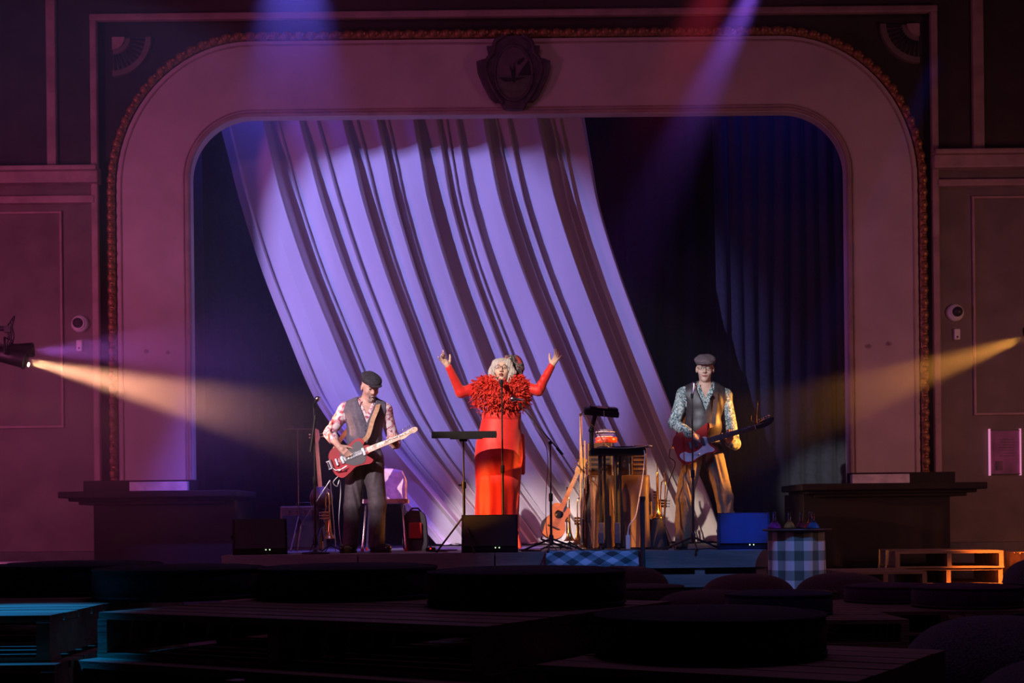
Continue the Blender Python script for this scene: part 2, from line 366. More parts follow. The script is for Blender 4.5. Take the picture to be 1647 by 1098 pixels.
# rectangle points matched to the arch by direction so the spandrel stays clean
def rect_match(pts):
    out = []
    for i, (x, z) in enumerate(outer):
        if i <= 14: out.append((rxl, z))
        elif i < 32:
            t = (i - 14) / 18
            out.append((rxl, outer[14][1] + (rzt - outer[14][1]) * t * 2) if t <= .5 else (rxl + (outer[32][0] - rxl) * (t * 2 - 1), rzt))
        elif i <= 52: out.append((x, rzt))
        elif i < 70:
            t = (i - 52) / 18
            out.append((outer[52][0] + (rxr - outer[52][0]) * t * 2, rzt) if t <= .5 else (rxr, rzt - (rzt - outer[70][1]) * (t * 2 - 1)))
        else: out.append((rxr, z))
    return out
rect = rect_match(outer)
XL, XR, ZT = -8.5, 8.5, 8.4
ZC = P(80, 285, WY).z; ZD = P(1570, 262, WY).z
bm = B(); bm.box(((XL + rxl) / 2, WY + .2, ZC / 2), (rxl - XL, .4, ZC)); bm.box(((XR + rxr) / 2, WY + .2, ZD / 2), (XR - rxr, .4, ZD))
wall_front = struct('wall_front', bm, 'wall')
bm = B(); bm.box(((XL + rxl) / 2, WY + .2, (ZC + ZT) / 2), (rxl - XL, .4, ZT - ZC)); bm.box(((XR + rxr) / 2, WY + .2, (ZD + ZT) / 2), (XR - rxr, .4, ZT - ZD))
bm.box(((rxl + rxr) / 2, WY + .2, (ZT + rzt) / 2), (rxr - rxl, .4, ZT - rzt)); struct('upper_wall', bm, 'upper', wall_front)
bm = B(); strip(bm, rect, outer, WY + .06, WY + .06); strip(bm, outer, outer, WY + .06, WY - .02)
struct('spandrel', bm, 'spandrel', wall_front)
bm = B(); strip(bm, outer, inner, WY - .02, WY - .02); strip(bm, inner, inner, WY - .02, WY + .12); strip(bm, inner, outer, WY + .12, WY + .12)
struct('cream_band', bm, 'band', wall_front)
def offset(pts, d):
    out = []
    for i, p in enumerate(pts):
        q0, q1 = pts[max(i - 1, 0)], pts[min(i + 1, len(pts) - 1)]
        dx, dz = q1[0] - q0[0], q1[1] - q0[1]; l = math.hypot(dx, dz) or 1
        out.append((p[0] - dz / l * d, p[1] + dx / l * d))
    return out
def moulding(name, pts, r, y, m, parent, seg=8):
    b_ = B(); b_.tube([(p[0], y, p[1]) for p in pts], r, seg); return struct(name, b_, m, parent)
moulding('inner_moulding', offset(inner, 0.03), .022, WY - .03, 'trim', wall_front)
moulding('inner_bead', offset(inner, 0.075), .009, WY - .025, 'trim', wall_front)
moulding('outer_bead', offset(outer, -0.05), .010, WY - .025, 'trim', wall_front)
moulding('rope_ground', offset(outer, 0.055), .045, WY - .005, 'gold', wall_front)
# carved leaf beads along the outer arch
o2 = offset(outer, 0.055); bead0 = None; acc = 0; nb = 0
cum = [0]
for i in range(1, len(o2)): cum.append(cum[-1] + math.dist(o2[i], o2[i - 1]))
step = 0.135; s_ = step / 2; i = 0
while s_ < cum[-1]:
    while cum[i + 1] < s_: i += 1
    t = (s_ - cum[i]) / (cum[i + 1] - cum[i]); x = o2[i][0] + (o2[i + 1][0] - o2[i][0]) * t; z = o2[i][1] + (o2[i + 1][1] - o2[i][1]) * t
    ang = math.atan2(o2[i + 1][1] - o2[i][1], o2[i + 1][0] - o2[i][0])
    if bead0 is None:
        b_ = B(); b_.ball((0, 0, 0), (.055, .045, .046), 7, 5); b_.ball((.052, -.02, 0), (.022, .03, .022), 6, 4)
        bead0 = obj('carved_bead', b_, 'gold', wall_front); bd = bead0
    else: bd = bead0.copy(); COL.objects.link(bd)
    bd.location = (x, WY - .045, z); bd.rotation_euler = (0, -ang, 0); s_ += step
# rectangular frame moulding, pilaster strips, cornices, wall panels
b_ = B(); b_.box((rxl - .01, WY - .03, (LEDGE + rzt) / 2), (.075, .08, rzt - LEDGE)); b_.box((rxr + .01, WY - .03, (LEDGE + rzt) / 2), (.075, .08, rzt - LEDGE))
b_.box(((rxl + rxr) / 2, WY - .03, rzt + .03), (rxr - rxl + .1, .08, .075))
struct('trim_1', b_, 'trim', None, .015)
pz = lambda px, py: P(px, py, WY)
for k, (x0, x1) in enumerate(((77, 92), (1562, 1580))):
    b_ = B(); xa, xb = pz(x0, 130).x, pz(x1, 130).x; zb = pz(90, 268).z if k == 0 else pz(1570, 246).z
    b_.box(((xa + xb) / 2, WY - .03, (ZT + zb) / 2), (xb - xa, .07, ZT - zb)); struct('trim_%d' % (k + 2), b_, 'trim', None, .012)
for k, (a, b2, y0, y1, y2, y3) in enumerate(((None, 163, 272, 298, 316, 328), (1496, None, 247, 275, 291, 302))):
    xa = XL if a is None else pz(a, y0).x; xb = XR if b2 is None else pz(b2, y0).x; ref = 163 if k == 0 else 1496
    b_ = B(); z0, z1 = pz(ref, y0).z, pz(ref, y1).z
    b_.box(((xa + xb) / 2, WY - .10, (z0 * 2 - .05) / 2), (xb - xa, .22, .05)); b_.box(((xa + xb) / 2, WY - .075, (z0 - .05 + z1) / 2), (xb - xa, .16, z0 - .05 - z1))
    c0, c1 = pz(ref, y2).z, pz(ref, y3).z
    dx = .06 if k == 0 else 0; ex = 0 if k == 0 else .06
    b_.box(((xa + ex + xb - dx) / 2, WY - .04, (c0 + c1) / 2), (xb - dx - xa - ex, .09, c0 - c1)); struct('trim_%d' % (k + 4), b_, 'trim', None, .012)
for k, (xe, y0, y1) in enumerate(((100, 342, 686), (1566, 318, 666))):
    x = pz(xe, 500).x; z0, z1 = pz(xe, y0).z, pz(xe, y1).z; sgn = -1 if k == 0 else 1
    b_ = B(); xo = XL + 1.2 if k == 0 else XR - 1.2
    for z in (z0, z1): b_.box(((x + xo) / 2, WY - .015, z), (abs(xo - x) + .03, .035, .025))
    for xx in (x, xo): b_.box((xx, WY - .015, (z0 + z1) / 2), (.025, .035, z0 - z1))
    struct('trim_%d' % (k + 6), b_, 'trim', None, .006)
# piers, ledges and base blocks
for k in range(2):
    xa, xb = ((P(150, 800, 14.4).x, P(378, 800, 14.4).x), (P(1292, 800, 14.4).x, P(1528, 800, 14.4).x))[k]
    la, lb = ((P(95, 800, 14.25).x, P(382, 800, 14.25).x), (P(1288, 770, 14.25).x, P(1586, 770, 14.25).x))[k]
    b_ = B(); b_.box(((xa + xb) / 2, 14.9, (LEDGE - .1) / 2), (xb - xa, 1.0, LEDGE - .1))
    pier = struct('pillar_%s' % ('left', 'right')[k], b_, 'pier', None, .01)
    b_ = B(); b_.box(((la + lb) / 2, 14.75, LEDGE - .035), (lb - la, 1.1, .07)); b_.box(((la + lb) / 2, 14.79, LEDGE - .085), (lb - la - .16, 1.0, .04)); b_.box(((la + lb) / 2, 14.82, LEDGE - .12), (lb - la - .34, .96, .04))
    struct('ledge', b_, 'pier', pier, .012)
    ba, bb = ((P(137, 780, 14.9).x, P(315, 780, 14.9).x), (P(1367, 760, 14.9).x, P(1533, 760, 14.9).x))[k]
    b_ = B(); b_.box(((ba + bb) / 2, 14.93, LEDGE + .065), (bb - ba, .2, .13)); struct('base_block', b_, 'pier', pier, .004)
    ca, cb = ((P(210, 780, 14.8).x, P(303, 780, 14.8).x), (P(1369, 760, 14.8).x, P(1461, 760, 14.8).x))[k]
    b_ = B(); b_.box(((ca + cb) / 2, 14.80, LEDGE + .055), (cb - ca, .1, .11)); struct('painted_panel', b_, 'block', pier, .004)
# floor, ceiling, side and rear walls
b_ = B(); b_.box((0, 7, -.05), (17, 16.6, .1)); struct('floor', b_, 'floor')
b_ = B(); b_.box((0, 9, ZT + .05), (17, 21, .1)); struct('ceiling', b_, 'wall')
for nme, x in (('wall_left', XL - .1), ('wall_right', XR + .1)):
    b_ = B(); b_.box((x, 9, ZT / 2), (.2, 21, ZT)); struct(nme, b_, 'wall')
b_ = B(); b_.box((0, -1.4, ZT / 2), (17, .2, ZT)); struct('wall_rear', b_, 'wall')
b_ = B(); b_.box((0, 19.45, ZT / 2), (17, .2, ZT)); struct('wall_backstage', b_, 'pier')
b_ = B(); b_.box((0, 17.05, .35), (17, 4.7, .70)); struct('stage_floor', b_, 'stagefloor')

# black velvet drape at the back, in individual folds
def drape(name, label, x0, x1, y, z0, z1, nf, group=None):
    nx, nz = nf * 10, 8; bm = B(); vs = []
    ph = [R.uniform(.7, 1.3) for _ in range(nf + 1)]
    for j in range(nz + 1):
        for i in range(nx + 1):
            u = i / nx * nf; f = int(min(u, nf - 1)); a = .07 * ph[f]
            vs.append((x0 + (x1 - x0) * i / nx + .02 * math.sin(j * .6 + f), y - a * (math.sin(math.pi * (u - f)) ** 1.5 if u < nf else 0) , z0 + (z1 - z0) * j / nz))
    bm.add(vs, [(j * (nx + 1) + i, j * (nx + 1) + i + 1, (j + 1) * (nx + 1) + i + 1, (j + 1) * (nx + 1) + i) for j in range(nz) for i in range(nx)], True)
    o = obj(name, bm, 'velvet'); o.modifiers.new('solid', 'SOLIDIFY').thickness = .01
    return tag(o, label, 'curtain', group)
drape('velvet_curtain', 'wide black velvet curtain hanging in folds behind the pale cloth', -5.6, 6.0, 18.6, .70, 7.6, 42)
drape('wing_curtain', 'dark blue-lit wing curtain beside the right edge of the arch opening', 2.6, 4.3, 17.2, .70, 7.6, 9)
drape('wing_curtain', 'dark navy wing curtain beside the left edge of the arch opening', -5.2, -3.75, 16.6, .70, 7.6, 7)

# the pale cloth sweeping down across the stage
CY = 15.95
Lc = [(345, 130), (352, 190), (370, 262), (388, 330), (420, 430), (460, 532), (505, 638), (552, 706), (610, 772), (668, 834), (712, 884)]
Rc = [(930, 130), (940, 190), (952, 262), (967, 340), (998, 440), (1035, 540), (1078, 650), (1112, 735), (1140, 800), (1158, 850), (1166, 884)]
Lp, Rp = spline(Lc, 24, False), spline(Rc, 24, False)
NV, NU = len(Lp) - 1, 640
brk = [0, .03, .145, .170, .235, .275, .345, .372, .43, .452, .535, .60, .622, .655, .742, .768, .80, .885, .915, .935, 1.0]
amp = [.4, .85, .4, .75, .5, .9, .5, .9, .5, 1.0, .6, .45, .9, 1.0, .45, .8, 1.0, .5, .5, .5]
bm = B(); vs = []
for j in range(NV + 1):
    v = j / NV
    A = .33 * min(1, .10 + v * 3.0) * (1 - .45 * max(0, v - .72) / .28)
    for i in range(NU + 1):
        u = i / NU
        uu = u + .012 * math.sin(5 * v + 9 * u) * math.sin(math.pi * u)
        uu = min(max(uu, 0), .9999)
        k = max(q for q in range(len(brk) - 1) if brk[q] <= uu)
        t = (uu - brk[k]) / (brk[k + 1] - brk[k]); wdt = brk[k + 1] - brk[k]
        pk = .84
        h = (.55 * (t / pk) + .45 * (t / pk) ** 2.5 if t < pk else .5 + .5 * math.cos(math.pi * (t - pk) / (1 - pk)))
        h *= amp[k] * min(1.1, .35 + wdt * 8)
        h += .16 * v * v * (1 - .6 * u) * abs(math.sin(38 * uu + 4 * v + 2 * math.sin(9 * uu))) ** .7 + .035 * math.sin(60 * uu + 3 * v) * v + .05 * math.sin(23 * uu + 2 * v)
        x = Lp[j][0] + (Rp[j][0] - Lp[j][0]) * u; y = Lp[j][1] + (Rp[j][1] - Lp[j][1]) * u
        p = P(x, y, CY); p.y -= A * h; p.y += -.30 * max(0, v - .8) / .2 * (1 - u) * .6
        if p.z < .715: p.z = .715 + .01 * (math.sin(i * .3) + 1)
        vs.append(p)
bm.add(vs, [(j * (NU + 1) + i, j * (NU + 1) + i + 1, (j + 1) * (NU + 1) + i + 1, (j + 1) * (NU + 1) + i) for j in range(NV) for i in range(NU)], True)
cl = obj('hanging_cloth', bm, 'cloth'); cl.modifiers.new('solid', 'SOLIDIFY').thickness = .004
tag(cl, 'huge pale cloth sweeping diagonally down in long folds behind the performers', 'curtain')
bt = B(); bt.tube([P(300, 128, CY + .03), P(985, 120, CY + .03)], .03, 10); tag(obj('hanging_batten', bt, 'black'), 'batten above the arch opening from which the pale cloth hangs', 'batten')

# cartouche over the arch
ce = P(826, 122, WY); CW = WY - .03
root = thing('wall_crest', 'dark carved shield crest with oval picture fixed above the arch opening', 'crest', (ce.x, CW, ce.z))
def crp(pts): return [((u - 590) / 6.86 / 145.6, (580 - v) / 6.86 / 145.6) for u, v in pts]
half = [(590, 180), (700, 182), (760, 240), (830, 285), (885, 290), (868, 350), (832, 375), (858, 420), (930, 432), (998, 458), (985, 560), (930, 700), (860, 830), (800, 890), (745, 885), (722, 925), (690, 980), (590, 985)]
full = half + [(1180 - u, v) for u, v in half[::-1][1:-1]]
FR = Matrix(((1, 0, 0, ce.x), (0, 0, 1, 0), (0, 1, 0, ce.z), (0, 0, 0, 1)))   # x->x, y->z, z->y
def frm(y): m_ = FR.copy(); m_[1][3] = y; return m_
b_ = B(); b_.prism(crp(full), -.09, 0, frm(CW)); obj('shield_plate', b_, 'crest', root, .02)
inn = [((u - 590) * .80 + 590, (v - 590) * .84 + 590) for u, v in [(590, 210), (690, 215), (760, 290), (800, 360), (840, 440), (890, 470), (880, 600), (820, 740), (740, 850), (690, 900), (590, 910), (490, 900), (440, 850), (360, 740), (300, 600), (290, 470), (340, 440), (380, 360), (420, 290), (490, 215)]]
ov = [(590 + 205 * math.cos(a), 590 - 300 * math.sin(a)) for a in [2 * math.pi * i / 32 for i in range(32)]]
b_ = B(); pp = crp(ov); b_.tube([(ce.x + a, CW - .10, ce.z + c) for a, c in pp + pp[:1]], .018, 8); obj('oval_rim', b_, 'crest', root)
b_ = B(); b_.prism(pp, -.10, -.08, frm(CW)); pic = obj('oval_picture', b_, 'crest_pic', root)
low = [(590 + 200 * math.cos(a), 590 - 295 * math.sin(a)) for a in [math.pi + math.pi * i / 20 for i in range(21)]]
low = [(u, max(v, 600 + 0)) for u, v in low]
b_ = B(); b_.prism(crp([(392, 610), (790, 610)] + low[::-1][1:-1]), -.106, -.095, frm(CW)); obj('painted_ground', b_, 'crest_pic2', pic)
b_ = B(); b_.prism(crp([(640, 620), (690, 540), (740, 470), (775, 445), (795, 520), (795, 620)]), -.112, -.1, frm(CW)); b_.prism(crp([(625, 480), (660, 440), (710, 430), (690, 470), (640, 505)]), -.112, -.1, frm(CW))
b_.prism(crp([(545, 500), (585, 560), (600, 470), (612, 570), (600, 700), (585, 700)]), -.112, -.1, frm(CW)); b_.prism(crp([(430, 640), (600, 650), (720, 640), (600, 680), (500, 690)]), -.113, -.1, frm(CW))
obj('painted_ship', b_, 'crest_black', pic)
for sgn, nm in ((-1, 'scroll'), (1, 'scroll')):
    b_ = B(); b_.tube(spline([(ce.x + sgn * x, CW - .11, ce.z + z) for x, z in ((.10, .40), (.20, .33), (.22, .22), (.29, .13), (.30, 0), (.22, -.2), (.12, -.34))], 5, False), .022, 8); obj(nm, b_, 'crest', root)

# quarter-round fan ornaments in the spandrels
for k, (px, py, sx) in enumerate(((182, 62, 1), (1477, 40, -1))):
    c = P(px, py, WY + .05); root = thing('fan_ornament', ('plaster quarter fan ornament in the top left corner of the arch frame', 'plaster quarter fan ornament in the top right corner of the arch frame')[k], 'ornament', c, 'corner fan ornaments')
    S = 1 / 145.6
    def q(r, a): return (c.x + sx * r * S * math.cos(a), c.z - r * S * math.sin(a))
    def sector(bm, r0, r1, a0, a1, ya, yb, n=8):
        o_ = [q(r1, a0 + (a1 - a0) * i / n) for i in range(n + 1)]; i_ = [q(r0, a0 + (a1 - a0) * i / n) for i in range(n + 1)]
        pl = o_ + i_[::-1]; bm.add([(x, ya, z) for x, z in pl] + [(x, yb, z) for x, z in pl], [tuple(range(len(pl)))] + [(i, (i + 1) % len(pl), len(pl) + (i + 1) % len(pl), len(pl) + i) for i in range(len(pl))])
    b_ = B(); sector(b_, 54, 63, 0, math.pi / 2, WY + .0, WY + .06); obj('outer_rim', b_, 'wall', root)
    b_ = B(); sector(b_, 1, 20, 0, math.pi / 2, WY + .0, WY + .06); obj('hub', b_, 'trim', root)
    b_ = B(); sector(b_, 20, 54, 0, math.pi / 2, WY + .035, WY + .06); obj('fan_ground', b_, 'wall', root)
    for i in range(10):
        a = math.pi / 2 * (i + .5) / 10; b_ = B(); sector(b_, 28, 53, a - .035, a + .035, WY + .012, WY + .036, 2); obj('flute', b_, 'crest_black', root)

# security cameras and little boxes on the wall
for k, (px, py) in enumerate(((127, 520), (1538, 502))):
    side = ('left', 'right')[k]; sg = (-1, 1)[k]
    c = P(px, py, WY - .06); root = thing('dome_camera', 'white round security camera on the wall to the %s of the arch' % side, 'security camera', c, 'dome cameras')
    b_ = B(); b_.lathe([(.095, 0), (.095, .03), (.085, .055), (.07, .065)], (c.x, WY, c.z), (0, -1, 0), 24); obj('housing', b_, 'white', root)
    b_ = B(); b_.ball((c.x - sg * -.01, WY - .075, c.z + .005), .056, 16, 10); obj('dark_dome', b_, 'pickblack', root)
    b_ = B(); b_.tube([(c.x + .058 * math.cos(a), WY - .07, c.z + .058 * math.sin(a)) for a in [2 * math.pi * i / 24 for i in range(25)]], .010, 6); obj('bezel', b_, 'white', root)
    c = P(px + (2 if k == 0 else 0), py + 36, WY); root = thing('wall_sensor', 'small white box fixed below the security camera on the %s of the arch' % side, 'sensor', c, 'wall sensors')
    b_ = B(); b_.box((c.x, WY - .02, c.z), (.065, .045, .12)); obj('case', b_, 'white', root, .008)
    b_ = B(); b_.ball((c.x, WY - .042, c.z - .03), (.012, .006, .012), 8, 5); obj('lens', b_, 'pickblack', root)
# screw eyes on the cream band
for k, (px, py) in enumerate(((236, 565), (271, 567), (1397, 557), (1430, 553))):
    c = P(px, py, WY - .02); b_ = B(); b_.tube([(c.x + .018 * math.cos(a), WY - .045, c.z + .018 * math.sin(a)) for a in [2 * math.pi * i / 10 for i in range(11)]], .005, 5); b_.cyl((c.x, WY - .02, c.z), (c.x, WY - .05, c.z), .007, seg=6)
    tag(obj('screw_eye', b_, 'trim'), 'small screw eye, the %s of two on the %s side of the cream band' % (('outer', 'inner', 'inner', 'outer')[k], ('left', 'left', 'right', 'right')[k]), 'hook', 'screw eyes in the band')
# framed notice on the right wall
c0, c1 = P(1590, 692, WY), P(1640, 762, WY); cx, cz = (c0.x + c1.x) / 2, (c0.z + c1.z) / 2; W_, H_ = c1.x - c0.x, c0.z - c1.z
root = thing('notice_frame', 'notice in a frame with pink-lit side edges on the right wall', 'poster', (cx, WY, cz))
b_ = B(); b_.box((cx, WY - .012, cz), (W_, .02, H_)); obj('backing', b_, 'poster', root)
b_ = B(); b_.box((cx, WY - .024, cz - .01), (W_ * .72, .004, H_ * .84)); sh = obj('notice_sheet', b_, 'poster', root)
b_ = B(); b_.box((cx - .07, WY - .028, cz - .15), (.08, .003, .10)); obj('printed_picture', b_, 'posterdark', sh)
for j in range(7):
    b_ = B(); b_.box((cx + .02 + .01 * (j % 3), WY - .028, cz + .14 - j * .03), (.17 - .02 * (j % 3), .003, .007)); obj('printed_line', b_, 'posterdark', sh)
for sx in (-1, 1):
    b_ = B(); b_.box((cx + sx * W_ / 2, WY - .02, cz), (.014, .035, H_ + .03)); obj('frame_edge', b_, 'pinkedge', root)
for sz in (-1, 1):
    b_ = B(); b_.box((cx, WY - .02, cz + sz * H_ / 2), (W_, .03, .010)); obj('frame_rail', b_, 'black', root)

# ------------------------------------------------------------ pallets and stage platforms
def pallet(name, W, D, H, ndeck, label, group, mats=('wood', 'wood')):
    r = thing(name, label, 'pallet', (0, 0, 0), group)
    bw = D / ndeck
    for k in range(ndeck):
        b_ = B(); b_.box((0, -D / 2 + bw * (k + .5), H - .011 + R.uniform(-.001, .001)), (W - R.uniform(0, .012), bw * .88, .022)); obj('deck_board', b_, mats[0], r)
    for x in (-W / 2 + .025, 0, W / 2 - .025):
        b_ = B(); b_.box((x, 0, (H - .022 + .016) / 2), (.042, D - .004, H - .022 - .017)); obj('stringer', b_, mats[1], r)
    for y in (-D / 2 + .05, 0, D / 2 - .05):
        b_ = B(); b_.box((0, y, .008), (W, .095, .016)); obj('bottom_board', b_, mats[1], r)
    return r
def platform(label, group):
    r = thing('stage_platform', label, 'stage platform', (0, 0, 0), group); W, D = 1.235, 1.2
    for k in range(9):
        b_ = B(); b_.box((0, -D / 2 + D / 9 * (k + .5), .689), (W, D / 9 * .94, .022)); obj('deck_board', b_, 'wood2', r)
    for z0, z1 in ((.545, .678), (.37, .485), (.19, .305), (.0, .12)):
        for y in (-D / 2 + .012, D / 2 - .012):
            b_ = B(); b_.box((0, y, (z0 + z1) / 2), (W - .008, .024, z1 - z0)); obj('face_board', b_, 'wood2', r)
    for x in (-W / 2 + .06, 0, W / 2 - .06):
        b_ = B(); b_.box((x, 0, .339), (.09, D - .05, .678)); obj('upright', b_, 'wood2', r)
    return r
pf = platform('stage platform of grey pallet boards, leftmost of the front row', 'pallet board stage platforms'); first = True
names = ['leftmost of the front row, below the left wedge monitor', 'second of the front row, below the centre wedge monitor', 'third of the front row, behind the checked blue cloth', 'rightmost of the front row, beside the bottle table']
for row in range(2):
    for k in range(4):
        o = pf if first else copy_tree(pf); first = False
        place(o, (-2.64 + 1.24 * (k + .5), 12.9 + row * 1.2, 0), 0, 'grey pallet-board stage platform, ' + (names[k] if row == 0 else names[k].replace('front row', 'row behind').split(',')[0]))
# pallets of the audience seating
P0 = Vector((-1.335, 4.28)); ex = Vector((.857, -.514)); ey = Vector((.514, .857)); ang = math.atan2(ex.y, ex.x)
mp_ = pallet('pallet', 1.46, 1.18, .144, 10, 'x', 'seating pallets in the left foreground stacks')
lv = ['topmost', 'second from the top', 'middle', 'fourth from the top', 'bottom']
for k in range(5):
    o = mp_ if k == 0 else copy_tree(mp_); c = P0 + ex * (.73 + R.uniform(-.004, .004)) + ey * (.62 - (.0, .10, .06, .1, .08)[k])
    place(o, (c.x, c.y, .576 - .144 * k), ang, 'wide slanting pallet carrying two dark poufs, %s of the centre foreground stack' % lv[k])
lp_ = pallet('pallet', 1.50, 1.70, .144, 12, 'x', 'seating pallets in the left foreground stacks')
for k in range(5):
    o = lp_ if k == 0 else copy_tree(lp_); place(o, (-2.15 + (-.02, .02, .0, .02, 0)[k], 5.02 - (0, .08, .04, .06, .05)[k], .576 - .144 * k), 0, 'blue-lit pallet in the left corner, %s of its stack' % lv[k])
def stack(x, y, rz, W, D, n, H, label, group):
    m_ = pallet('pallet', W, D, H, max(6, int(D / .13)), 'x', group)
    for k in range(n):
        o = m_ if k == n - 1 else copy_tree(m_)
        words_ = {1: ['only'], 2: ['lower', 'upper'], 3: ['bottom', 'middle', 'top'], 4: ['bottom', 'second', 'third', 'top']}[n]
        place(o, (x + R.uniform(-.01, .01), y + R.uniform(-.01, .01), k * H), rz, label + ', %s pallet of %s' % (words_[k], 'the stack'))
stack(.672, 3.885, ang, .90, .90, 4, .150, 'dark pallet under the large low pouf in the right foreground', 'pallets in the right foreground')
stack(1.55, 8.0, .0, 1.25, 1.2, 3, .144, 'pallet under the blue round pouf', 'pallets in the middle of the hall')
stack(2.55, 8.6, .0, 1.2, 1.2, 3, .144, 'pallet under the flat purple poufs at mid right', 'pallets in the middle of the hall')
stack(.95, 9.55, .0, 1.15, 1.1, 3, .144, 'pallet under the brown dome cushion below the checked cloth', 'pallets in the middle of the hall')
stack(2.15, 10.1, .0, 1.2, 1.0, 2, .144, 'pallet in front of the bottle table', 'pallets in the middle of the hall')
stack(1.95, 5.3, .0, 1.3, 1.3, 2, .144, 'dark pallet under the big grey dome at right', 'pallets in the right foreground')
stack(3.75, 9.4, .0, 1.2, 1.2, 3, .144, 'pallet under the far right dome cushion', 'pallets in the middle of the hall')
stack(4.24, 13.55, -.10, 1.02, 1.0, 4, .163, 'orange-lit pallet by the right wall', 'orange-lit pallets')
stack(5.40, 13.4, .0, 1.05, 1.0, 4, .158, 'dark pallet at the right edge beside the orange-lit stack', 'pallets at the right edge')
stack(3.35, 12.6, .0, .75, .9, 3, .165, 'small pallet right of the bottle table', 'pallets by the bottle table')
r = thing('low_bench', 'low pale bench against the left wall', 'bench', (-5.2, 13.6, 0))
b_ = B(); b_.box((-5.2, 13.6, .60), (1.9, .4, .05)); obj('seat', b_, 'block', r, .01)
for x in (-6.0, -4.4):
    b_ = B(); b_.box((x, 13.6, .288), (.06, .36, .575)); obj('leg', b_, 'wood', r)

# ------------------------------------------------------------ poufs and cushions
def disc_pouf(r_, h, m, label, loc, piping=True, group='flat round poufs'):
    t = thing('round_pouf', label, 'pouf', loc, group); x, y, z = loc; c = r_ * .07
    b_ = B(); b_.lathe([(r_ - c * .6, 0), (r_ - .004, c * .5), (r_, h * .35), (r_ * 1.002, h * .6), (r_ - .004, h - c * .5), (r_ - c * .55, h - .006)], loc, seg=48); obj('side_band', b_, m, t)
    b_ = B(); b_.lathe([(r_ - c * .6, h - .010), (r_ * .8, h + .004), (r_ * .4, h + .008), (0.0001, h + .010)], loc, seg=48); obj('top_panel', b_, m, t)
    for zz in (h * .93, h * .10):
        b_ = B(); rr = r_ - c * .22; b_.tube([(x + rr * math.cos(a), y + rr * math.sin(a), z + zz) for a in [2 * math.pi * i / 48 for i in range(49)]], .007, 5); obj('piping', b_, m, t)
    return t
def dome_pouf(r_, h, m, label, loc, group='dome cushions'):
    t = thing('dome_cushion', label, 'cushion', loc, group); x, y, z = loc
    prof = [(r_ * .80, 0), (r_ * .93, h * .08), (r_ * .99, h * .22), (r_, h * .34)]
    b_ = B(); b_.lathe(prof, loc, seg=44); obj('lower_cover', b_, m, t)
    prof = [(r_ * math.cos(a) ** .75, h * .34 + h * .66 * math.sin(a)) for a in [math.pi / 2 * i / 12 for i in range(12)]] + [(.0001, h)]
    b_ = B(); b_.lathe(prof, loc, seg=44); obj('upper_cover', b_, m, t)
    b_ = B(); b_.tube([(x + r_ * math.cos(a), y + r_ * math.sin(a), z + h * .34) for a in [2 * math.pi * i / 44 for i in range(45)]], .006, 5); obj('seam', b_, m, t)
    return t
disc_pouf(.335, .12, 'pouf_dark', 'dark round pouf at the far left, on the blue-lit pallet', (-1.76, 5.50, .722))
disc_pouf(.315, .115, 'pouf_dark', 'dark round pouf with blue-green lit edge, second from the left', (-1.24, 5.06, .722))
disc_pouf(.325, .115, 'pouf_dark', 'dark round pouf on the slanting pallet below the left wedge monitor', (-.600, 4.97, .722))
disc_pouf(.325, .115, 'pouf_dark', 'dark round pouf at the right end of the slanting pallet, below the singer', (.045, 4.44, .722))
disc_pouf(.335, .125, 'pouf_dark', 'large low dark pouf in the right foreground, on its own pallet stack', (.57, 3.95, .602))
disc_pouf(.31, .125, 'pouf_blue', 'navy round pouf in mid hall, in front of the olive one', (1.55, 7.93, .434))
disc_pouf(.30, .10, 'pouf_olive', 'olive round pouf below the bottle table, carrying a thinner olive pad', (2.19, 9.95, .290))
disc_pouf(.25, .05, 'pouf_olive', 'thin olive pad lying on the olive pouf below the bottle table', (2.12, 9.95, .402))
disc_pouf(.30, .11, 'pouf_brown', 'brown round pouf beside the right end of the foreground poufs', (.86, 9.2, .434))
disc_pouf(.31, .11, 'pouf_purple', 'purple round pouf in front of the orange-lit pallets', (2.50, 8.95, .434))
disc_pouf(.33, .13, 'pouf_purple', 'dark purple round pouf standing in front of the flatter purple one', (2.80, 8.38, .434))
dome_pouf(.33, .22, 'pouf_brown', 'brown dome cushion beside the dark foreground pouf, below the checked cloth', (.80, 9.85, .434))
dome_pouf(.36, .28, 'pouf_brown', 'brown dome cushion in front of the bottle table, left of the olive pad', (1.78, 10.28, .290))
dome_pouf(.36, .28, 'pouf_brown', 'brown dome cushion behind the olive pad, right of the bottle table', (2.50, 10.30, .290))
dome_pouf(.33, .12, 'pouf_brown', 'low brown cushion left of the navy pouf', (1.23, 8.35, .434))
dome_pouf(.34, .27, 'cushion_grey', 'grey dome cushion at the right edge in front of the orange-lit pallets', (3.75, 9.4, .434))
dome_pouf(.36, .34, 'cushion_grey', 'largest grey bobbly dome cushion at the right edge', (1.78, 4.95, .290))
dome_pouf(.34, .28, 'cushion_grey', 'grey dome cushion behind the largest dome at the right edge', (2.31, 5.62, .290))
dome_pouf(.35, .33, 'cushion_grey', 'grey dome cushion in the bottom right corner', (1.55, 3.62, .290))
stack(1.55, 3.62, .0, .8, .8, 2, .144, 'pallet under the dome cushion in the bottom right corner', 'pallets in the right foreground')

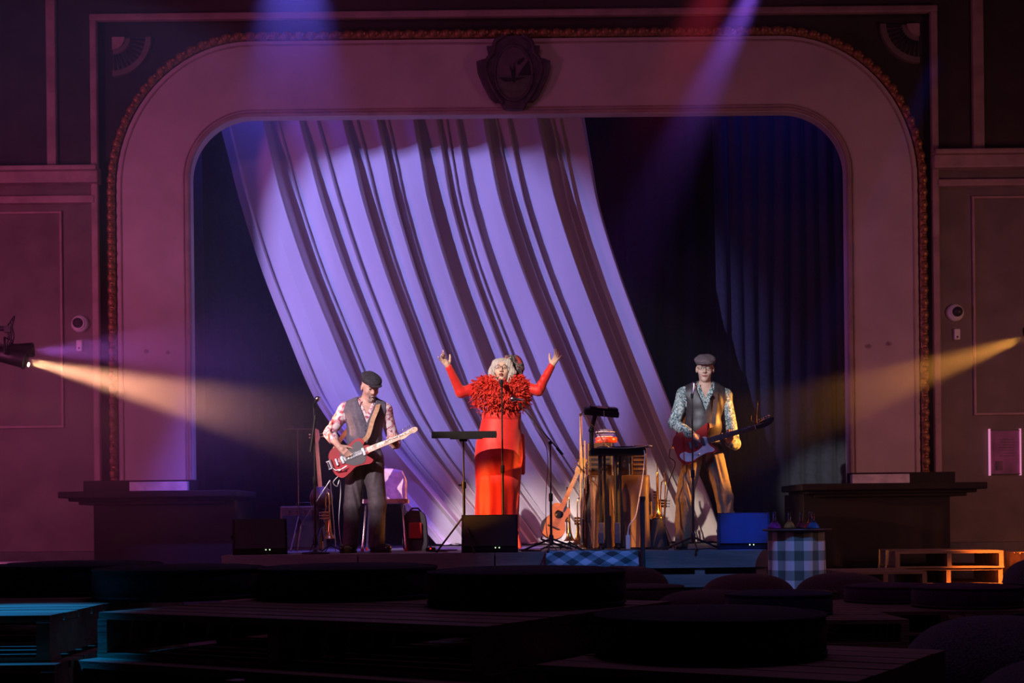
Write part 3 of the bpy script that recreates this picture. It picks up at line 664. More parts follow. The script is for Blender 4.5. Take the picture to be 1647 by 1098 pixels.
# mask added out of view, cut to the arch, keeping violet off the band
t = thing('profile_spotlight', 'profile spotlight with added arch-shaped light mask, out of view high at the left side of the hall', 'stage lamp', tuple(PROFILE))
fr_ = .12; c_in = [Vector((x, WY, z)) for x, z in offset(inner, -.05)] + [Vector((ixr, WY, 1.0)), Vector((ixl, WY, 1.0))]; mid_ = Vector(((ixl + ixr) / 2, WY, 3.4))
b_ = B(); n_ = len(c_in); b_.add([PROFILE + (p - PROFILE) * fr_ for p in c_in] + [PROFILE + (mid_ + (p - mid_) * 1.9 - PROFILE) * fr_ for p in c_in], [(i, (i + 1) % n_, n_ + (i + 1) % n_, n_ + i) for i in range(n_)]); obj('added_spill_mask', b_, 'black', t)
dv = (mid_ - PROFILE).normalized(); b_ = B(); b_.lathe([(.09, -.42), (.12, -.38), (.12, -.12), (.10, -.06), (.10, -.02)], PROFILE, dv, 20); obj('can', b_, 'black', t)
b_ = B(); b_.cyl(PROFILE - dv * .25, PROFILE - dv * .25 + Vector((0, 0, 1.9)), .02, seg=10); obj('hanging_pole', b_, 'black', t)
for q_ in (-1, 1):
    b_ = B(); sd_ = dv.cross(Vector((0, 0, 1))).normalized(); b_.cyl(PROFILE + sd_ * .11 * q_ - dv * .1, PROFILE + dv * 1.15 + sd_ * .62 * q_, .006, seg=6); obj('mask_rod', b_, 'black', t)
# ------------------------------------------------------------ organic bodies: smooth union of tapered limbs, skinned by surface nets
class Sdf:
    def __init__(s): s.ops = []; s.lo = np.full(3, 1e9); s.hi = np.full(3, -1e9)
    def _ext(s, lo, hi):
        s.lo = np.minimum(s.lo, lo); s.hi = np.maximum(s.hi, hi)
    def cap(s, a, b, ra, rb=None, k=.02, sub=False, flat=None):
        a, b = np.array(a, float), np.array(b, float); rb = ra if rb is None else rb; m = max(ra, rb)
        lo, hi = np.minimum(a, b) - m, np.maximum(a, b) + m
        def f(X, Y, Z):
            d = b - a; t = np.clip(((X - a[0]) * d[0] + (Y - a[1]) * d[1] + (Z - a[2]) * d[2]) / max(d.dot(d), 1e-9), 0, 1)
            return np.sqrt((X - a[0] - t * d[0]) ** 2 + (Y - a[1] - t * d[1]) ** 2 + (Z - a[2] - t * d[2]) ** 2) - (ra + (rb - ra) * t)
        s.ops.append((f, lo, hi, k, sub)); 
        if not sub: s._ext(lo, hi)
        return s
    def ell(s, c, r, fr=None, k=.02, sub=False):
        c = np.array(c, float); r = np.array(r, float); fr_ = np.eye(3) if fr is None else np.array([list(v) for v in fr])
        e = np.abs(fr_.T) @ r; lo, hi = c - e, c + e
        def f(X, Y, Z):
            x, y, z = X - c[0], Y - c[1], Z - c[2]; q = [(x * fr_[i][0] + y * fr_[i][1] + z * fr_[i][2]) for i in range(3)]
            k0 = np.sqrt(sum((q[i] / r[i]) ** 2 for i in range(3))); k1 = np.sqrt(sum((q[i] / r[i] ** 2) ** 2 for i in range(3)))
            return k0 * (k0 - 1) / np.maximum(k1, 1e-6)
        s.ops.append((f, lo, hi, k, sub))
        if not sub: s._ext(lo, hi)
        return s
    def fn(s, f, lo, hi, k=.01, sub=False):
        lo, hi = np.array(lo, float), np.array(hi, float); s.ops.append((f, lo, hi, k, sub))
        if not sub: s._ext(lo, hi)
        return s
    def cut(s, p, n):
        """remove what lies on the side the normal points to"""
        p, n = Vector(p), Vector(n).normalized()
        s.ops.append((lambda X, Y, Z: (X - p.x) * n.x + (Y - p.y) * n.y + (Z - p.z) * n.z, None, None, 0, 'cut')); return s
    def disp(s, f): s.ops.append((f, None, None, 0, 'disp')); return s
    def mesh(s, h):
        lo = s.lo - .035; n = np.ceil((s.hi + .035 - lo) / h).astype(int) + 1
        ax = [(lo[i] + h * np.arange(n[i])).astype(np.float32) for i in range(3)]
        F = np.full(n, .1, np.float32)
        for f, a, b, k, sub in s.ops:
            if sub in ('cut', 'disp'):
                X, Y, Z = ax[0][:, None, None], ax[1][None, :, None], ax[2][None, None, :]
                F = np.maximum(F, f(X, Y, Z)) if sub == 'cut' else F + f(X, Y, Z); continue
            pad = .035
            sl = [slice(max(0, int((a[i] - pad - lo[i]) / h)), max(0, min(n[i], int((b[i] + pad - lo[i]) / h) + 2))) for i in range(3)]
            if any(q.stop <= q.start for q in sl): continue
            X, Y, Z = ax[0][sl[0]][:, None, None], ax[1][sl[1]][None, :, None], ax[2][sl[2]][None, None, :]
            d = f(X, Y, Z).astype(np.float32); G = F[tuple(sl)]; k = max(k, 1e-4)
            if sub is True:
                q = np.clip(.5 - .5 * (G + d) / k, 0, 1); F[tuple(sl)] = G * (1 - q) - d * q + k * q * (1 - q)
            else:
                q = np.clip(.5 + .5 * (G - d) / k, 0, 1); F[tuple(sl)] = G * (1 - q) + d * q - k * q * (1 - q)
        F[0] = F[-1] = .1; F[:, 0] = F[:, -1] = .1; F[:, :, 0] = F[:, :, -1] = .1
        S = F < 0
        c = np.zeros(np.array(F.shape) - 1, np.int8)
        for dx in (0, 1):
            for dy in (0, 1):
                for dz in (0, 1): c += S[dx:S.shape[0] - 1 + dx, dy:S.shape[1] - 1 + dy, dz:S.shape[2] - 1 + dz]
        act = (c > 0) & (c < 8); I = np.argwhere(act); idx = np.full(act.shape, -1, np.int32); idx[act] = np.arange(len(I))
        acc = np.zeros((len(I), 3)); cnt = np.zeros(len(I))
        cor = [(x, y, z) for x in (0, 1) for y in (0, 1) for z in (0, 1)]
        for A in cor:
            for ax_ in range(3):
                if A[ax_]: continue
                Bc = list(A); Bc[ax_] = 1
                fa = F[I[:, 0] + A[0], I[:, 1] + A[1], I[:, 2] + A[2]]; fb = F[I[:, 0] + Bc[0], I[:, 1] + Bc[1], I[:, 2] + Bc[2]]
                m = (fa < 0) != (fb < 0); t = np.where(m, fa / np.where(m, fa - fb, 1), 0)
                p = np.array(A, float)[None, :].repeat(len(I), 0); p[:, ax_] += t
                acc[m] += p[m]; cnt[m] += 1
        V = lo + (I + acc / cnt[:, None]) * h
        faces = []
        for a_ in range(3):
            u, v = (a_ + 1) % 3, (a_ + 2) % 3
            s0 = [slice(1, -1)] * 3; s1 = [slice(1, -1)] * 3; s0[a_] = slice(0, -1); s1[a_] = slice(1, None)
            A_, B_ = S[tuple(s0)], S[tuple(s1)]; E = np.argwhere(A_ != B_)
            if not len(E): continue
            inside = A_[tuple(E.T)]
            base = E.copy(); base[:, u] += 1; base[:, v] += 1     # corner index of the edge
            def ci(du, dv):
                q = base.copy(); q[:, u] -= du; q[:, v] -= dv; return idx[tuple(q.T)]
            q = np.stack([ci(1, 1), ci(0, 1), ci(0, 0), ci(1, 0)], 1)
            q[~inside] = q[~inside][:, ::-1]; faces.append(q)
        return V, np.concatenate(faces)
def organic(name, sd, h, m, parent):
    V, Fc = sd.mesh(h); off = WLOC.get(parent.name, Vector())
    Fc = Fc[(Fc >= 0).all(1)]
    me = bpy.data.meshes.new(name); me.from_pydata((V - np.array(off)).tolist(), [], Fc.tolist())
    me.polygons.foreach_set('use_smooth', [True] * len(me.polygons)); me.materials.append(M[m]); me.update()
    o = bpy.data.objects.new(name, me); COL.objects.link(o); o.parent = parent; WLOC[o.name] = off.copy(); return o

def V3(*a): return Vector(a)
def frame(fwd, up):
    f = Vector(fwd).normalized(); u = Vector(up); u = (u - f * u.dot(f)).normalized(); r = f.cross(u)   # r: figure's own right... x axis
    return r, f, u
def head_prims(sd, c, fr, s=1.0):
    r, f, u = fr; q = lambda a, b, d: c + (r * a + f * b + u * d) * s
    sd.ell(q(0, -.012, .030), (.076 * s, .094 * s, .088 * s), fr, .02)
    sd.ell(q(0, .022, -.040), (.058 * s, .070 * s, .080 * s), fr, .03)
    sd.ell(q(0, .066, -.098), (.026 * s, .022 * s, .020 * s), fr, .02)
    for a in (-1, 1):
        sd.ell(q(a * .040, .062, -.025), (.024 * s, .022 * s, .026 * s), fr, .02)     # cheeks
        sd.ell(q(a * .077, -.005, -.005), (.011 * s, .020 * s, .032 * s), fr, .006)   # ears
    sd.cap(q(-.036, .080, .032), q(.036, .080, .032), .010 * s, k=.012)             # brow
    for a in (-1, 1): sd.ell(q(a * .031, .100, .012), (.019 * s, .018 * s, .013 * s), fr, .008, True)
    sd.cap(q(0, .084, .020), q(0, .108, -.024), .008 * s, .0135 * s, k=.008)
    for a in (-1, 1): sd.ell(q(a * .012, .098, -.028), (.009 * s, .010 * s, .008 * s), fr, .006)
    return q
def face_parts(q, fr, s, par, lip='lips', smile=0, openm=False, par_skin='skin'):
    rot = Matrix([list(v) for v in fr]).transposed()
    for a in (-1, 1):
        b_ = B(); b_.ball(q(a * .031, .081, .010), (.0135 * s, .0105 * s, .0062 * s), 12, 8, rot); e = obj('eye', b_, 'eye', par)
        b_ = B(); b_.tube([q(a * (.031 + .014 * t), .0905 - .004 * t * t, .0175 - .004 * t * t) for t in (-1, -.5, 0, .5, 1)], [.002, .0035, .004, .0035, .002], 6); obj('eyelid', b_, par_skin, par)
        b_ = B(); b_.ball(q(a * .031, .0885, .009), (.0052 * s, .004 * s, .0055 * s), 10, 6, rot); obj('iris', b_, 'iris', e)
        b_ = B(); b_.tube([q(a * (.016 + .016 * t), .094 - .003 * t * t, .034 + .005 * math.sin(t * 2)) for t in (0, .5, 1, 1.5, 2)], [.003, .0042, .0042, .0035, .002], 6); obj('eyebrow', b_, 'greybeard', par)
    if openm:
        b_ = B(); b_.ball(q(0, .090, -.062), (.019 * s, .010 * s, .014 * s), 14, 8, rot); obj('mouth', b_, 'darklips', par)
        for dz, rr in ((.013, .0045), (-.014, .0055)):
            b_ = B(); b_.tube([q(.021 * t, .094 - .008 * t * t, -.062 + dz * (1 - t * t * .9)) for t in (-1, -.6, -.2, .2, .6, 1)], [.002, rr, rr, rr, rr, .002], 6); obj('lip', b_, lip, par)
    else:
        for dz in (.0035, -.004):
            b_ = B(); b_.tube([q(.024 * t, .096 - .012 * t * t, -.060 + dz * (1 - t * t) + smile * t * t) for t in (-1, -.6, -.2, .2, .6, 1)], [.0018, .0042, .0046, .0046, .0042, .0018], 6); obj('lip', b_, lip, par)
def glasses(q, s, par, m='black', w=.023, h=.017):
    b_ = B()
    for a in (-1, 1):
        b_.tube([q(a * .032 + w * math.cos(t), .104 - .1 * (abs(w * math.cos(t) + .0) ** 1) * (a * math.cos(t) > 0), .010 + h * math.sin(t)) for t in [2 * math.pi * i / 20 for i in range(21)]], .0017, 5)
        b_.tube([q(a * .055, .102, .014), q(a * .074, .07, .014), q(a * .078, .0, .006)], .0018, 5)
    b_.tube([q(-.010, .105, .014), q(0, .110, .017), q(.010, .105, .014)], .0026, 5)
    return obj('glasses', b_, m, par)
def hand_prims(sd, w, d, n, side, curl=(.3, .3, .3, .3), spread=.0, thumb=(.6, .2), s=1.0, start=None):
    """w wrist, d direction of palm, n palm normal (fingers curl towards it), side = direction of the thumb side"""
    d = Vector(d).normalized(); n = Vector(n); n = (n - d * n.dot(d)).normalized(); t = Vector(side); t = (t - d * t.dot(d) - n * t.dot(n)).normalized(); w = Vector(w)
    sd.cap(w, w + d * .04 * s, .024 * s, .027 * s, k=.015)
    for o in (-.024, -.008, .008, .024): sd.cap(w + d * .025 * s + t * o * .6 * s, w + d * .082 * s + t * o * s, .0155 * s, .0125 * s, k=.010)
    L = [(.024, .040, .024, .020), (.008, .045, .028, .021), (-.008, .041, .026, .020), (-.024, .032, .020, .018)]
    for i, (o, a, b, c) in enumerate(L):
        p = w + d * .086 * s + t * o * s; cu = curl[i]; dd = (d + t * spread * (1.5 - i) * .5).normalized(); ang_ = cu * .6
        rr = .0095
        for ln in (a, b, c):
            nd = (dd * math.cos(ang_) + n * math.sin(ang_)).normalized(); p2 = p + nd * ln * s
            sd.cap(p, p2, rr * s, (rr - .001) * s, k=.0035); p = p2; ang_ += cu; rr -= .0008
    p = w + d * .022 * s + t * .022 * s; td = (d * math.cos(thumb[0]) + t * math.sin(thumb[0]) + n * thumb[1]).normalized()
    p2 = p + td * .042 * s; sd.cap(p, p2, .015 * s, .0125 * s, k=.010); td2 = (td + d * .4 + n * thumb[1] * .5).normalized(); p3 = p2 + td2 * .030 * s
    sd.cap(p2, p3, .0115 * s, .0105 * s, k=.004); p4 = p3 + (td2 + d * .2).normalized() * .024 * s; sd.cap(p3, p4, .0105 * s, .009 * s, k=.004)
def wrinkle(a, kx, kz, ph=0, lo=None, hi=None):
    def f(X, Y, Z):
        return (a * np.sin(kz * Z + 6 * np.sin(kx * X + ph) + 2.1 * np.sin(kx * .7 * Y)) * (.5 + .5 * np.sin(kx * .9 * X + 9 * Z + ph))).astype(np.float32)
    return f
def torso(sd, J, g, k=.05, waist=True):
    """chest, waist and pelvis grown by g"""
    r, f, u = J['fr']; ch, wa, pe = J['chest'], J['waist'], J['pelvis']; W = J.get('w', 1.0)
    sd.ell(ch, (.168 * W + g, .112 * W + g, .165 + g), J['fr'], k)
    sd.ell(wa, (.150 * W + g, .110 * W + g, .15 + g), J['fr'], k)
    if waist: sd.ell(pe, (.165 * W + g, .115 * W + g, .115 + g), J['fr'], k)
    sd.cap(J['shL'], J['shR'], .056 + g, k=k)
    sd.cap((J['shL'] + J['neck']) / 2, J['neck'], .05 + g, .045 + g, k=k); sd.cap((J['shR'] + J['neck']) / 2, J['neck'], .05 + g, .045 + g, k=k)
def arms(sd, J, g, k=.035, cut=None):
    for S_ in 'LR':
        sh, el, wr = J['sh' + S_], J['el' + S_], J['wr' + S_]
        sd.cap(sh, el, .054 + g, .040 + g, k=k)
        if cut is None: sd.cap(el, wr, .041 + g, .026 + g, k=.02)
        elif cut > 0: sd.cap(el, el + (wr - el) * cut, .041 + g, .036 + g * 1.2, k=.02)
def legs(sd, J, g, k=.03, slack=0):
    for S_ in 'LR':
        h, kn, an = J['hip' + S_], J['kn' + S_], J['an' + S_]
        sd.cap(h, kn, .084 + g, .058 + g + slack * .5, k=k); sd.cap(kn, an, .057 + g + slack * .5, .042 + g + slack, k=.025)
def flat_cap(c, fr, s, m, par, tilt=.0):
    q = lambda a, b, d: c + (fr[0] * a + fr[1] * b + fr[2] * d) * s
    r, f, u = fr; f2 = (f * math.cos(.22) - u * math.sin(.22)); u2 = (u * math.cos(.22) + f * math.sin(.22)); fr2 = (r, f2, u2)
    sd = Sdf(); sd.ell(q(0, .005, .088), (.100 * s, .128 * s, .046 * s), fr2, .01); sd.ell(q(0, -.020, .058), (.085 * s, .102 * s, .05 * s), fr, .02)
    sd.cut(q(0, 0, .042), -u2); sd.disp(lambda X, Y, Z: (.002 * np.sin(70 * X + 40 * Z)).astype(np.float32))
    o = organic('flat_cap', sd, .006, m, par)
    sd = Sdf(); sd.ell(q(0, .100, .058), (.076 * s, .062 * s, .010 * s), fr2, .01); organic('cap_peak', sd, .005, m, o); return o

# ------------------------------------------------------------ instruments
def gm(origin, xdir, ndir):
    x = Vector(xdir).normalized(); n = Vector(ndir); n = (n - x * n.dot(x)).normalized(); y = n.cross(x)
    m = Matrix.Identity(4)
    for i in range(3): m[i][0], m[i][1], m[i][2], m[i][3] = x[i], y[i], n[i], origin[i]
    return m
def T(m, *p): return m @ Vector(p)
def electric(label, mx, outline, bodymat, guard, guardmat, neckmat, boardmat, neckx, headpts, headmat, scale, strap_pts, strapmat, bigsby=False, ydown=0):
    t = thing('electric_guitar', label, 'guitar', T(mx, 0, 0, 0))
    o = obj('body', B().prism(spline(outline, 6), -.021, .021, mx, True), bodymat, t, .005)
    obj('pickguard', B().prism(spline(guard, 5), .0215, .0245, mx), guardmat, t)
    n0, n1 = neckx
    b_ = B(); b_.prism([(n0, -.026), (n1, -.021), (n1, .021), (n0, .026)], .006, .030, mx); obj('neck', b_, neckmat, t, .004)
    b_ = B(); b_.prism([(n0 - .015, -.027), (n1, -.0215), (n1, .0215), (n0 - .015, .027)], .030, .035, mx); fb = obj('fretboard', b_, boardmat, t)
    sc = n1 + .0
    for i in range(1, 20):
        x = n1 - (.628 * (1 - 2 ** (-i / 12.0)))
        if x < n0 - .01: break
        b_ = B(); b_.box(T(mx, x, 0, .0358), (.0022, .048, .002), mx.to_3x3()); obj('fret', b_, 'chrome', fb)
    b_ = B(); b_.box(T(mx, n1 + .001, 0, .035), (.005, .044, .009), mx.to_3x3()); obj('nut', b_, 'white', t)
    hd = obj('headstock', B().prism(spline(headpts, 5), .012, .027, mx, True), headmat, t, .002)
    for i in range(6):
        x = n1 + .035 + i * .023; yy = .028 + .003 * i
        b_ = B(); b_.cyl(T(mx, x, yy - .012, .027), T(mx, x, yy - .012, .038), .004, seg=8); b_.cyl(T(mx, x, yy + .003, .02), T(mx, x, yy + .022, .02), .0028, seg=6); b_.ball(T(mx, x, yy + .027, .02), (.008, .008, .006), 8, 6); obj('tuning_peg', b_, 'chrome', t)
    bx_ = n1 - .628
    for i in range(6):
        y = -.0165 + i * .0066; b_ = B(); b_.cyl(T(mx, bx_, y * 1.5, .044), T(mx, n1 + .035 + (5 - i) * .023 * 1, .016 if i > 2 else .012 + i * .002, .038), .0008, seg=4); obj('string', b_, 'chrome', t)
    b_ = B(); b_.box(T(mx, bx_, 0, .034), (.024, .07, .016), mx.to_3x3()); obj('bridge', b_, 'chrome', t, .003)
    for i, x in enumerate((bx_ + .055, n0 - .055)):
        b_ = B(); b_.box(T(mx, x, 0, .029), (.026, .075, .012), mx.to_3x3()); obj('pickup', b_, 'chrome' if bigsby else 'pickblack', t, .003)
    for x, y in ((bx_ + .00, -.085), (bx_ + .05, -.098)):
        b_ = B(); b_.lathe([(.013, 0), (.013, .012), (.010, .018), (.0001, .018)], T(mx, x, y, .022), mx.to_3x3() @ Vector((0, 0, 1)), 14); obj('knob', b_, 'chrome', t)
    if bigsby:
        b_ = B(); b_.box(T(mx, bx_ - .055, 0, .028), (.03, .085, .012), mx.to_3x3()); b_.cyl(T(mx, bx_ - .05, -.045, .042), T(mx, bx_ - .05, .045, .042), .009); b_.cyl(T(mx, bx_ - .085, -.035, .03), T(mx, bx_ - .085, .035, .03), .007)
        b_.box(T(mx, bx_ - .07, .036, .03), (.05, .012, .01), mx.to_3x3()); b_.box(T(mx, bx_ - .07, -.036, .03), (.05, .012, .01), mx.to_3x3()); v_ = obj('vibrato_tailpiece', b_, 'chrome', t, .002)
        b_ = B(); b_.tube([T(mx, *p) for p in ((bx_ - .05, -.045, .05), (bx_ - .03, -.075, .06), (bx_ + .03, -.085, .062), (bx_ + .08, -.07, .06))], [.005, .005, .005, .004], 8); obj('vibrato_arm', b_, 'chrome', v_)
    # strap
    b_ = B(); pts = spline([tuple(p) for p in strap_pts], 6, False); vs = []
    for i, p in enumerate(pts):
        a, c = Vector(pts[max(i - 1, 0)]), Vector(pts[min(i + 1, len(pts) - 1)]); d = (c - a).normalized(); s_ = d.cross(Vector((0, -1, .15))).normalized() * .021; p = Vector(p)
        vs += [p - s_, p + s_, p + s_ + Vector((0, .005, 0)), p - s_ + Vector((0, .005, 0))]
    n = len(pts); b_.add(vs, [(i * 4 + k, i * 4 + (k + 1) % 4, i * 4 + 4 + (k + 1) % 4, i * 4 + 4 + k) for i in range(n - 1) for k in range(4)]); obj('strap', b_, strapmat, t)
    return t
def stand_pole(b_, a, b, r): b_.cyl(a, b, r, seg=10)
def tripod(t, x, y, z0, hh, spread, m='black', r=.009, rot=.3, nm='leg'):
    for k in range(3):
        a = rot + 2 * math.pi * k / 3; b_ = B(); ex_ = (x + spread * math.cos(a), y + spread * math.sin(a), z0 + r)
        b_.cyl((x, y, z0 + hh), ex_, r, seg=8); b_.ball(ex_, r * 1.5, 8, 6); obj(nm, b_, m, t)
def microphone(label, base, tip, group='vocal microphones', silver=False):
    t = thing('microphone', label, 'microphone', tuple(base), group); base, tip = Vector(base), Vector(tip); d = (tip - base).normalized()
    b_ = B(); b_.tube([base, base + d * .02, tip - d * .045, tip - d * .04], [.009, .011, .016, .019], 12); obj('mic_body', b_, 'chrome' if silver else 'blackmat', t)
    b_ = B(); b_.lathe([(.0001, -.027), (.016, -.024), (.024, -.012), (.0265, 0), (.023, .014), (.013, .024), (.0001, .027)], tip - d * .02, d, 16); obj('mic_grille', b_, 'chrome', t)
    b_ = B(); b_.lathe([(.0265, -.004), (.028, 0), (.0265, .004)], tip - d * .02, d, 16); obj('band', b_, 'chrome', t); return t
def mic_stand(label, x, y, z0, top, boom=None, base='tripod', group='microphone stands', spread=.30, rot=.3):
    t = thing('microphone_stand', label, 'microphone stand', (x, y, z0), group)
    top = Vector(top); mid = z0 + (top.z - z0) * .5
    if base == 'tripod': tripod(t, x, y, z0, .12, spread, rot=rot)
    else:
        b_ = B(); b_.lathe([(.125, 0), (.13, .006), (.125, .016), (.03, .026), (.02, .04), (.0001, .04)], (x, y, z0), seg=28); obj('base_plate', b_, 'black', t)
    b_ = B(); b_.lathe([(.018, 0), (.022, .02), (.022, .06), (.014, .08)], (x, y, z0 + .08), seg=12); obj('leg_collar', b_, 'black', t)
    b_ = B(); b_.cyl((x, y, z0 + .06), (x, y, mid), .012, seg=10); obj('lower_tube', b_, 'black', t)
    b_ = B(); b_.lathe([(.013, 0), (.019, .01), (.019, .07), (.012, .08)], (x, y, mid - .04), seg=12); obj('clutch', b_, 'blackmat', t)
    b_ = B(); b_.cyl((x, y, mid), top, .008, seg=10); obj('upper_tube', b_, 'black', t)
    if boom:
        a, b = Vector(boom[0]), Vector(boom[1]); b_ = B(); b_.cyl(a, b, .006, seg=8); b_.cyl(a, a + (b - a) * .14, .013, seg=8); bo = obj('boom', b_, 'black', t)
        b_ = B(); b_.cyl(top + Vector((0, -.025, 0)), top + Vector((0, .025, 0)), .018, seg=12); obj('boom_clamp', b_, 'blackmat', t)
        b_ = B(); b_.cyl(b, b + (b - a).normalized() * .03, .013, seg=8); obj('mic_clip', b_, 'blackmat', bo)
    else:
        b_ = B(); b_.cyl(top, top + Vector((0, -.01, .04)), .013, seg=10); obj('mic_clip', b_, 'blackmat', t)
    return t
def trumpet(label, base, h, lean=0.0, rz=0.0, group='brass instruments on stands', stand=True, short=''):
    """bell down over a peg stand; mouthpiece up"""
    x, y, z = base; t = thing('trumpet', label, 'trumpet', base, group)
    m = Matrix.Translation((x, y, z + h)) @ Matrix.Rotation(rz, 4, 'Z') @ Matrix.Rotation(lean, 4, 'Y')
    q = lambda a, b, c: m @ Vector((a, b, c))
    ax_ = m.to_3x3() @ Vector((0, 0, 1))
    b_ = B(); b_.lathe([(.061, 0), (.060, .003), (.045, .018), (.030, .045), (.019, .09), (.012, .16), (.008, .24)], q(0, 0, 0), ax_, 24); obj('bell', b_, 'brass', t)
    b_ = B(); b_.tube([q(*p) for p in ((0, 0, .23), (0, 0, .40), (.004, 0, .44), (.022, 0, .46), (.042, 0, .44), (.046, 0, .40), (.046, 0, .15), (.046, 0, .12))], .0065, 8); obj('tubing', b_, 'brass', t)
    b_ = B(); b_.tube([q(.046, .0, .12), q(.046, 0, .08), q(.03, .0, .065), q(.02, .012, .09), q(.02, .02, .2)], .006, 8); obj('tuning_slide', b_, 'brass', t)
    for i in range(3):
        b_ = B(); b_.cyl(q(-.02, .022, .20 + i * .028), q(.075, .022, .20 + i * .028), .0115, seg=12); v_ = obj('valve', b_, 'brass', t)
        b_ = B(); b_.cyl(q(.075, .022, .20 + i * .028), q(.10, .022, .20 + i * .028), .004, seg=6); b_.cyl(q(.10, .022, .20 + i * .028), q(.104, .022, .20 + i * .028), .009, seg=10); obj('finger_button', b_, 'chrome', v_)
    b_ = B(); b_.tube([q(.03, .0, .44), q(.030, 0, .50), q(.03, 0, .52), q(.03, 0, .535)], [.006, .006, .008, .013], 10); obj('mouthpiece', b_, 'chrome', t)
    if stand:
        s_ = thing('instrument_stand', 'small black peg stand under the ' + short, 'stand', (x, y, z), 'peg stands')
        tripod(s_, x, y, z, .07, .12, r=.006); b_ = B(); b_.cyl((x, y, z + .05), (x, y, z + h + .10), .007, seg=8); obj('peg', b_, 'black', s_)
    return t
# ------------------------------------------------------------ people
SZ = .70
def ground(px, Y, z): return PZ(px, Y, z)
def build_feet(sd, J, g=0, toe=.17, r0=.040, r1=.034):
    for S_ in 'LR':
        an = J['an' + S_]; d = Vector(J['toe' + S_]); d.z = 0; d.normalize(); heel = Vector((an.x, an.y, SZ + r0 + .002)) - d * .035
        sd.cap(an, heel + d * .03, .040 + g, .042 + g, k=.02); sd.cap(heel, heel + d * (toe + .02), r0 + g, r1 + g, k=.02)
# ---- left guitarist
Y = 12.85
hfr = frame((.42, -.85, -.38), (.10, -.12, 1))
J = dict(shL=P(556, 659, Y + .0), shR=P(619, 660, Y + .03), neck=P(590, 648, Y - .0), chest=P(587, 672, Y), waist=P(586, 705, Y), pelvis=P(586, 738, Y + .01),
         elL=P(530, 697, Y - .03), wrL=P(545, 718, Y - .235), elR=P(634, 711, Y + .09), wrR=P(638, 717, Y - .13),
         hipL=P(573, 748, Y), hipR=P(601, 748, Y), knL=P(567, 815, Y - .03), knR=P(607, 812, Y - .04), w=.97)
J['anL'] = PZ(564, Y, SZ + .09); J['anR'] = PZ(606, Y, SZ + .09); J['toeL'] = (-.35, -1, 0); J['toeR'] = (.75, -.8, 0)
J['fr'] = frame((.12, -1, .0), (.03, 0, 1))
H = P(595, 623, Y - .05)
g_l = thing('person', 'smiling man in dark cap, grey vest and pink floral shirt playing a red guitar', 'person', (P(586, 885, Y).x, Y, SZ))
sd = Sdf(); torso(sd, J, 0); arms(sd, J, 0); legs(sd, J, 0); sd.cap(J['neck'], H + hfr[2] * -.07 - hfr[1] * .02, .055, .052, k=.03)
q = head_prims(sd, H, hfr); build_feet(sd, J, -.006)
hand_prims(sd, J['wrL'], (.75, -.10, -.62), (-.15, 1, -.2), (.5, 0, .8), (.55, .6, .65, .7), .1, (.7, .2))
hand_prims(sd, J['wrR'], (-.12, -.86, .40), (0, .40, .86), (-1, 0, 0), (.62, .66, .68, .72), .1, (.9, .6))
organic('body', sd, .0048, 'skin', g_l)
face_parts(q, hfr, 1, g_l, smile=.010)
b_ = B(); b_.tube([q(.022 * t, .099 - .012 * t * t, -.0600 + .009 * t * t) for t in (-1, -.5, 0, .5, 1)], [.0015, .0045, .005, .0045, .0015], 6); obj('teeth', b_, 'white', g_l)
sd = Sdf(); sd.ell(q(0, .062, -.098), (.030, .034, .028), hfr, .01); sd.cap(q(-.028, .082, -.062), q(-.02, .08, -.095), .008, k=.01); sd.cap(q(.028, .082, -.062), q(.02, .08, -.095), .008, k=.01)
sd.cap(q(-.022, .094, -.047), q(.022, .094, -.047), .006, k=.008); sd.disp(lambda X, Y_, Z: (.0022 * np.sin(300 * X) * np.sin(260 * Z)).astype(np.float32)); organic('beard', sd, .004, 'greybeard', g_l)
flat_cap(H, hfr, 1.0, 'cap_dark', g_l)
def shirt_of(J, g_, m, par, cut, h=.006, collar=True):
    sd = Sdf(); torso(sd, J, .010); arms(sd, J, .014, cut=cut); sd.cap(J['neck'], J['neck'] + Vector((0, 0, .02)), .062, .062, k=.02)
    r, f, u = J['fr']; nk = J['neck']
    # open neck
    def vneck(X, Y_, Z):
        a = (X - nk.x) * r.x + (Y_ - nk.y) * r.y + (Z - nk.z) * r.z; b = (X - nk.x) * f.x + (Y_ - nk.y) * f.y + (Z - nk.z) * f.z; c = (X - nk.x) * u.x + (Y_ - nk.y) * u.y + (Z - nk.z) * u.z
        return np.maximum(np.abs(a) - np.clip(.052 + c * .45, 0, .075), .02 - b) + 0 * c
    sd.fn(vneck, nk - Vector((.1, .2, .13)), nk + Vector((.1, .2, .12)), .004, True)
    sd.cut(nk + u * .045, u); sd.disp(wrinkle(.0032, 26, 48)); sd.cut(J['pelvis'] - u * .02, -u)
    o = organic('shirt', sd, h, m, par)
    if collar:
        for a in (-1, 1):
            b_ = B(); p0 = nk + r * a * .060 + u * .035 - f * .02; p1 = nk + r * a * .050 + f * .072 + u * .012; p2 = nk + r * a * .066 + f * .105 - u * .050; p3 = nk + r * a * .088 + f * .04 - u * .012
            th = f * .006; b_.add([p0, p1, p2, p3, p0 + th, p1 + th, p2 + th, p3 + th], [(0, 1, 2, 3), (7, 6, 5, 4), (0, 4, 5, 1), (1, 5, 6, 2), (2, 6, 7, 3), (3, 7, 4, 0)]); obj('collar', b_, m, o)
    return o
